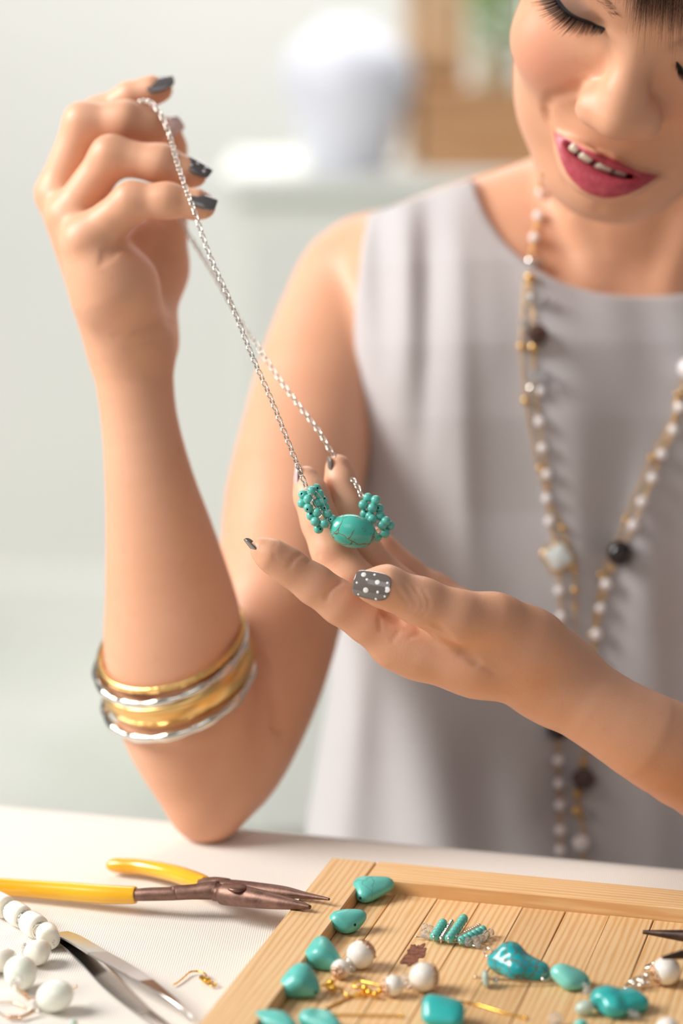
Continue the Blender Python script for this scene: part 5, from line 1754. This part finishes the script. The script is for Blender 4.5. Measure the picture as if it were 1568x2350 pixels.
lone('loose_pearl', ME_PRL, Matrix.Translation(p) @ Matrix.Scale(rr, 4), 'pearl peeping in at the lower right corner of the picture', 'pearl')
pc_ = empty('pearl_pendant', TQ(1528, 2232, HF), 'cream pearl on a silver twist chain under the dark pliers', 'pendant')
p, rr = ball(1530, 2228, 33); inst('pearl', ME_PRL, Matrix.Translation(p) @ Matrix.Scale(rr, 4), pc_)
filigree(p, Vector((-1, -0.2, -0.3)), rr, pc_, M_COPPER, 8, 0.7)
for i, (px, py) in enumerate([(1494, 2216), (1492, 2228), (1486, 2238), (1476, 2244), (1482, 2252), (1472, 2258), (1462, 2252), (1452, 2256), (1446, 2262)]):
    inst('chain_link', ML_S, Matrix.Translation(TQ(px, py, HF + 2.2)) @ basis(Vector((1, 0.4 * (-1) ** i, 0.3)), Vector((0, -1, 0))) @ Matrix.Rotation(math.radians(70 * i), 4, 'Z') @ Matrix.Scale(1.35, 4), pc_)
# ------------------------------------------------------------------ pliers
def rust_mat(name, a, b, rough=0.42):
    m = Mat(name, a, rough, 0.75)
    v = m.coords()
    n1 = m.noise(v, 140, 5, 0.65)
    m.color(m.ramp(n1, [(0.35, a), (0.65, b)]))
    r = m.node('ShaderNodeMapRange'); m.link(n1, r.inputs[0]); r.inputs[3].default_value = 0.3; r.inputs[4].default_value = 0.65; m.link(r.outputs[0], m.b.inputs['Roughness'])
    m.bump(m.noise(v, 900, 3), 0.0001, 0.5)
    return m.m
M_RUST = rust_mat('worn_brown_steel', S(112, 84, 74), S(150, 116, 102))
M_DARK = rust_mat('dark_steel', S(60, 50, 48), S(92, 74, 66))
ym = Mat('yellow_grip', S(242, 176, 20), 0.22, 0.0, Coat_Weight=0.6, Coat_Roughness=0.1)
v = ym.coords(); ym.color(ym.ramp(ym.noise(v, 25, 2), [(0.3, S(240, 168, 16)), (0.7, S(248, 192, 40))]))
M_YEL = ym.m
upw = (0, 0, 1)
def ftube(name, pts, radf, mat, parent, flat=(upw, 1.0), n=14, k=8, sq=1.0):
    """pts (px, py, h); radf radii in mm per control point"""
    P = spline([list(TQ(*p[:3])) + [p[3]] for p in pts], k)
    R_ = [max(p[3], 0.05) / 1000 for p in P]
    v, f = tube([Vector(p[:3]) for p in P], R_, n, flat=flat)
    return place(name, v, f, mat, parent)
pl = empty('pliers', TQ(480, 2060, 0), 'open needle-nose pliers with yellow grips and brown worn jaws resting on the tray rail', 'pliers')
fl_ = (upw, 1.0)
ftube('handle_grip', [(-110, 2022, 4.2, 3.4), (-60, 2028, 4.3, 3.6), (0, 2034, 4.6, 3.7), (80, 2040, 5.0, 3.8), (160, 2046, 5.6, 4.0), (240, 2052, 6.4, 4.0), (300, 2054, 7.2, 3.7), (312, 2054, 7.4, 3.5)], None, M_YEL, pl, (upw, 0.98))
ftube('handle_grip', [(250, 1984, 4.0, 1.0), (254, 1985, 4.0, 2.6), (275, 1986, 4.2, 3.4), (330, 1990, 5.0, 3.5), (390, 2002, 6.2, 3.7), (435, 2016, 7.4, 3.8), (468, 2028, 8.4, 3.6), (474, 2031, 8.5, 3.0)], None, M_YEL, pl, (upw, 0.95))
ftube('handle_shank', [(306, 2054, 7.4, 2.9), (350, 2052, 8.4, 3.2), (395, 2051, 9.2, 3.2), (405, 2049, 9.4, 3.5), (440, 2047, 10.0, 3.6), (480, 2044, 10.8, 4.2), (500, 2043, 11.2, 4.3)], None, M_RUST, pl, (upw, 0.9), n=8)
ftube('handle_shank', [(462, 2026, 8.6, 2.9), (478, 2032, 9.0, 3.8), (500, 2034, 10.0, 4.4), (520, 2036, 10.6, 4.2)], None, M_RUST, pl, (upw, 0.9), n=8)
jf = ftube('jaw', [(500, 2048, 11.0, 4.2), (506, 2050, 11.0, 3.7), (512, 2051, 11.0, 3.7), (518, 2052, 11.2, 5.0), (550, 2056, 11.8, 5.0), (600, 2064, 12.6, 4.3), (650, 2072, 13.2, 3.1), (690, 2078, 13.6, 1.9), (712, 2082, 13.9, 0.9)], None, M_RUST, pl, (upw, 0.9), n=8)
jb = ftube('jaw', [(500, 2034, 11.0, 4.0), (540, 2038, 11.6, 4.2), (590, 2042, 12.6, 3.8), (650, 2048, 13.4, 3.2), (700, 2055, 14.0, 1.8), (740, 2061, 14.4, 1.0), (756, 2064, 14.6, 0.6)], None, M_RUST, pl, (upw, 0.8), n=8)
v, f = lathe([(0, 0), (0.0038, 0), (0.0040, 0.0006), (0.0034, 0.0012), (0, 0.0013)], 20)
place('pivot', *xf((v, f), Matrix.Translation(TQ(545, 2040, 15.4))), M_RUST, pl)

pd = empty('dark_pliers', TQ(1600, 2180, HF), 'open dark steel needle-nose pliers entering over the tray at right', 'pliers')
ftube('jaw', [(1476, 2139, 14, 0.8), (1500, 2141, 14.2, 1.2), (1540, 2145, 14.6, 1.9), (1590, 2150, 15, 2.8), (1650, 2158, 15.4, 3.8), (1690, 2165, 15.4, 4.2)], None, M_DARK, pd, (upw, 1.0), n=6)
ftube('jaw', [(1521, 2198, 18.0, 0.7), (1545, 2194, 18.0, 1.3), (1580, 2188, 17.4, 2.2), (1630, 2180, 16.4, 3.4), (1690, 2170, 15.6, 4.2)], None, M_DARK, pd, (upw, 1.0), n=6)
ftube('handle_grip', [(1685, 2163, 15.4, 4.2), (1740, 2180, 13, 4.0), (1850, 2200, 10, 4.0), (1990, 2205, 9.6, 3.6)], None, M_DARK, pd, (upw, 1.0))
ftube('handle_grip', [(1685, 2168, 15.4, 4.2), (1740, 2150, 13, 4.0), (1850, 2130, 11, 4.0), (1990, 2125, 10, 3.6)], None, M_DARK, pd, (upw, 1.0))

# ------------------------------------------------------------------ tweezers
twz = empty('tweezers', TQ(250, 2220, 0), 'steel tweezers with curved tips lying on the tablecloth', 'tweezers')
sm = Mat('brushed_steel', S(198, 194, 190), 0.2, 1.0)
v = sm.coords((1, 1, 1)); sm.bump(sm.noise(v, 260, 2), 0.00004, 0.3)
kn = Mat('knurled_steel', S(176, 170, 166), 0.34, 1.0)
v = kn.coords(); cw = kn.node('ShaderNodeTexWave', Scale=900); cw.bands_direction = 'DIAGONAL'; kn.link(v, cw.inputs['Vector']); kn.bump(cw.outputs['Fac'], 0.0003, 0.8)
def blade(pts, name, mat, parent, th=0.0005, tilt=0.0, k=8):
    """pts (px, py, h, halfwidth mm): flat ribbon, its face tilted"""
    P = [np.array(q) for q in spline([list(TQ(*p[:3])) + [p[3]] for p in pts], k)]
    V, Fc = [], []
    n = len(P)
    for i in range(n):
        t = Vector(P[min(i + 1, n - 1)][:3]) - Vector(P[max(i - 1, 0)][:3]); t.normalize()
        s_ = t.cross(Vector((0, 0, 1))).normalized(); up = s_.cross(t)
        s2 = s_ * math.cos(tilt) + up * math.sin(tilt); u2 = up * math.cos(tilt) - s_ * math.sin(tilt)
        w = P[i][3] / 1000; c = Vector(P[i][:3])
        for (a, b) in ((-1, -0.6), (-0.9, -1), (0.9, -1), (1, -0.6), (1, 0.6), (0.9, 1), (-0.9, 1), (-1, 0.6)):
            V.append(c + s2 * w * a + u2 * th * b)
    for i in range(n - 1):
        for q in range(8):
            Fc.append((i * 8 + q, i * 8 + (q + 1) % 8, i * 8 + 8 + (q + 1) % 8, i * 8 + 8 + q))
    Fc.append(tuple(range(7, -1, -1))); Fc.append(tuple(range((n - 1) * 8, n * 8)))
    me = mesh_from(name, V, Fc, False)
    return obj(name, me, mat, parent)
blade([(136, 2146, 1.6, 4.6), (160, 2165, 1.4, 4.0), (205, 2205, 1.0, 4.0), (260, 2262, 0.9, 4.0), (320, 2315, 0.9, 3.0), (370, 2350, 0.9, 2.2), (410, 2378, 0.9, 1.0)], 'blade', sm.m, twz, tilt=0.0)
blade([(136, 2142, 3.0, 4.4), (165, 2152, 3.8, 4.2), (205, 2175, 5.4, 4.2), (225, 2188, 6.0, 4.2)], 'blade', sm.m, twz, tilt=0.15)
blade([(225, 2188, 6.0, 4.2), (262, 2208, 6.8, 4.2), (300, 2230, 7.4, 3.9), (335, 2252, 7.6, 3.3)], 'knurled_grip', kn.m, twz, tilt=0.15)
blade([(335, 2252, 7.6, 3.3), (370, 2276, 7.2, 2.2), (405, 2302, 6.4, 1.4), (428, 2324, 5.4, 0.8), (440, 2340, 4.6, 0.3)], 'blade_tip', sm.m, twz, tilt=0.15)

# ------------------------------------------------------------------ gold ear hook on the cloth
eh = empty('ear_hook', TQ(450, 2250, 0), 'single gold ear hook lying alone on the tablecloth', 'earring')
wire([(398, 2260, 0.6), (410, 2253, 0.6), (424, 2241, 0.7), (436, 2231, 0.9), (452, 2229, 1.1), (466, 2232, 1.2), (474, 2238, 1.2), (470, 2244, 1.2), (464, 2245, 1.2)], 0.00036, 'ear_wire', M_GOLD2, eh)
wire([(462, 2243, 1.2), (474, 2252, 1.2)], 0.00095, 'coil', M_GOLD2, eh, n=10)
p, r = ball(478, 2250, 7, 0); v, f = sphere_vf(r, 14, 10); place('gold_bead', [p + Vector(q) for q in v], f, M_GOLD2, eh)
v, f = tube([TQ(489, 2259, 0.9) + Vector((math.cos(a) * 0.0011, math.sin(a) * 0.0014, 0.0003 * math.sin(a))) for a in np.linspace(0, 2 * math.pi, 15)[:-1]], 0.0003, 6, closed=True)
place('ring', v, f, M_GOLD2, eh)

# ------------------------------------------------------------------ white stone beads
mj = Mat('milky_stone', S(248, 243, 230), 0.16, 0.0, Coat_Weight=0.4)
mj.b.inputs['Subsurface Weight'].default_value = 0.5; mj.b.inputs['Subsurface Radius'].default_value = (1, 0.9, 0.75); mj.b.inputs['Subsurface Scale'].default_value = 0.004
M_MILK = mj.m
mj2 = Mat('greenish_milky_stone', S(242, 246, 234), 0.12, 0.0, Coat_Weight=0.5)
mj2.b.inputs['Subsurface Weight'].default_value = 0.5; mj2.b.inputs['Subsurface Radius'].default_value = (1, 0.95, 0.8); mj2.b.inputs['Subsurface Scale'].default_value = 0.004
bn = empty('white_bead_necklace', TQ(80, 2150, 0), 'string of milky white stone beads with rhinestone rings, at the left edge', 'necklace')
ME_BAR = mesh_from('stone_bead', *lathe([(0, -1.0), (0.55, -1.0), (0.86, -0.94), (0.97, -0.78), (1.0, -0.4), (1.0, 0.4), (0.97, 0.78), (0.86, 0.94), (0.55, 1.0), (0, 1.0)], 28)); ME_BAR.materials.append(M_MILK)
ME_DROP = mesh_from('stone_bead', *lathe([(0, -1.1), (0.5, -1.08), (0.85, -0.85), (1.0, -0.4), (0.98, 0.1), (0.8, 0.65), (0.55, 1.05), (0.4, 1.15), (0, 1.17)], 28)); ME_DROP.materials.append(M_MILK)
def rond_mesh():
    v1, f1 = tube([Vector((math.cos(a) * 0.8, math.sin(a) * 0.8, 0)) for a in np.linspace(0, 2 * math.pi, 25)[:-1]], 0.2, 8, closed=True)
    me = mesh_from('metal_ring', v1, f1); me.materials.append(M_SILVER)
    parts = []
    for k in range(12):
        a = 2 * math.pi * k / 12
        v, f = sphere_vf(0.17, 6, 4); parts.append(([Vector((math.cos(a) * 0.97, math.sin(a) * 0.97, 0)) + Vector(q) for q in v], f))
    m2 = mesh_from('rhinestones', *join(parts), False); m2.materials.append(M_CRYSTAL)
    return me, m2
ME_RG, ME_RS = rond_mesh()
def bead_at(px, py, rpx, me, dirpx, h=None, name='stone_bead', lab=None):
    p, r = ball(px, py, rpx, 0)
    t = TQ(px + dirpx[0], py + dirpx[1], 0) - TQ(px, py, 0)
    return inst(name, me, Matrix.Translation(p) @ basis(t) @ Matrix.Scale(r, 4), bn, lab), p, r, t
def rond(px, py, rpx, dirpx):
    p, r = ball(px, py, rpx, 0, 0.3)
    t = TQ(px + dirpx[0], py + dirpx[1], 0) - TQ(px, py, 0)
    o = inst('rondelle', ME_RG, Matrix.Translation(p) @ basis(t) @ Matrix.Scale(r, 4), bn)
    inst('rhinestones', ME_RS, Matrix.Translation(p) @ basis(t) @ Matrix.Scale(r, 4), o)
bead_at(2, 2076, 27, ME_BAR, (40, 22)); rond(24, 2090, 20, (40, 22))
bead_at(41, 2098, 27, ME_BAR, (40, 24)); rond(58, 2110, 21, (38, 24))
bead_at(77, 2122, 28, ME_BAR, (36, 22)); rond(91, 2136, 21, (20, 30))
bead_at(110, 2148, 27, ME_BAR, (10, 34)); 
rond(108, 2160, 19, (-30, 22))
bead_at(88, 2184, 29, ME_DROP, (32, -20)); rond(60, 2186, 20, (-40, 8))
bead_at(6, 2202, 28, ME_DROP, (34, -10)); bead_at(-52, 2206, 28, ME_BAR, (-40, 0))
def oval_earring(c, rx, ry, rot, label, extra):
    root = empty('stone_earring', TQ(c[0], c[1], 0), label, 'earring', 'white stone earrings at lower left')
    F = Field(); d = depth_at(c[0], c[1], 6); a = math.radians(rot)
    rm = min(rx, ry) * d / FOC
    cq = hq(c[0], c[1], rm * 0.95 + 0.1)
    Rm = np.array([[math.cos(a), 0, -math.sin(a)], [0, 1, 0], [math.sin(a), 0, math.cos(a)]])
    F.tree = F.ell(cq, (rx * d / FOC, rm, ry * d / FOC), Rm)
    V, Q_ = F.mesh(cq - 12, cq + 12, 0.6, B=16)
    Wv = to_world(V); Wv[:, 2] += max(0, TABLE_Z + 0.0002 - Wv[:, 2].min())
    obj('oval_stone', np_mesh('oval_stone', Wv, Q_), mj2.m, root)
    return root
e1 = oval_earring((47, 2236), 38, 40, 20, 'oval white stone earring with a silver flower cap', None)
# flower cap: wire petals
fc = TQ(38, 2256, 11.5); Bf = Matrix.Translation(fc) @ basis(Vector(M3 @ np.array([-0.1, -1, 0.45])))
parts = []
for k in range(8):
    a = 2 * math.pi * k / 8
    pts = []
    for i in range(10):
        t = 2 * math.pi * i / 10
        rr_ = 0.00155 + 0.00085 * math.cos(t); aa = a + 0.34 * math.sin(t) * rr_ / 0.0018
        pts.append(Bf @ Vector((rr_ * math.cos(aa), rr_ * math.sin(aa), -0.0002)))
    parts.append(tube(pts, 0.00018, 5, closed=True))
v, f = sphere_vf(0.0006, 10, 6); parts.append(([Bf @ Vector(q) for q in v], f))
v, f = join(parts); place('flower_cap', v, f, M_SILVER, e1)
wire([(38, 2262, 11), (44, 2270, 9), (52, 2276, 7), (56, 2282, 5), (66, 2292, 3)], 0.0005, 'connector', M_COPPER, e1)
wire([(52, 2276, 6.5), (66, 2292, 2.6)], 0.0008, 'coil', M_COPPER, e1, n=8)
wire([(66, 2292, 2.4), (80, 2290, 1.4), (88, 2300, 0.9), (74, 2318, 0.6), (50, 2308, 0.6), (24, 2300, 0.6), (-30, 2302, 0.6)], 0.0003, 'ear_wire', M_COPPER, e1)
e2_ = oval_earring((126, 2288), 44, 36, 12, 'larger oval white stone earring lying nearer the tweezers, with a faceted clear bead', None)
p, r = ball(88, 2306, 15, 0); inst('crystal_bead', ME_CR, Matrix.Translation(p) @ basis(Vector((0.8, 0.5, 0))) @ Matrix.Scale(r, 4), e2_)
wire([(166, 2270, 6), (174, 2264, 6)], 0.0003, 'pin', M_COPPER, e2_)
v, f = sphere_vf(0.0006, 10, 6); place('pin_head', [TQ(174, 2264, 6) + Vector(q) for q in v], f, M_COPPER, e2_)
wire([(80, 2318, 2), (68, 2326, 1.4), (58, 2330, 1.2), (44, 2336, 1.2)], 0.0007, 'fittings', M_COPPER, e2_, n=8)
wire([(44, 2334, 1.2), (18, 2334, 1.0)], 0.00085, 'coil', M_COPPER, e2_, n=10)
wire([(18, 2334, 1.0), (8, 2330, 0.8), (-10, 2318, 0.6)], 0.0003, 'ear_wire', M_COPPER, e2_)
F_ = blob('chip_bead', 169, 2350, 10, 12, 2.0, M_CHIP, None, 2.2, lab='tiny pale green chip on the tablecloth at the lower edge', seed=9)
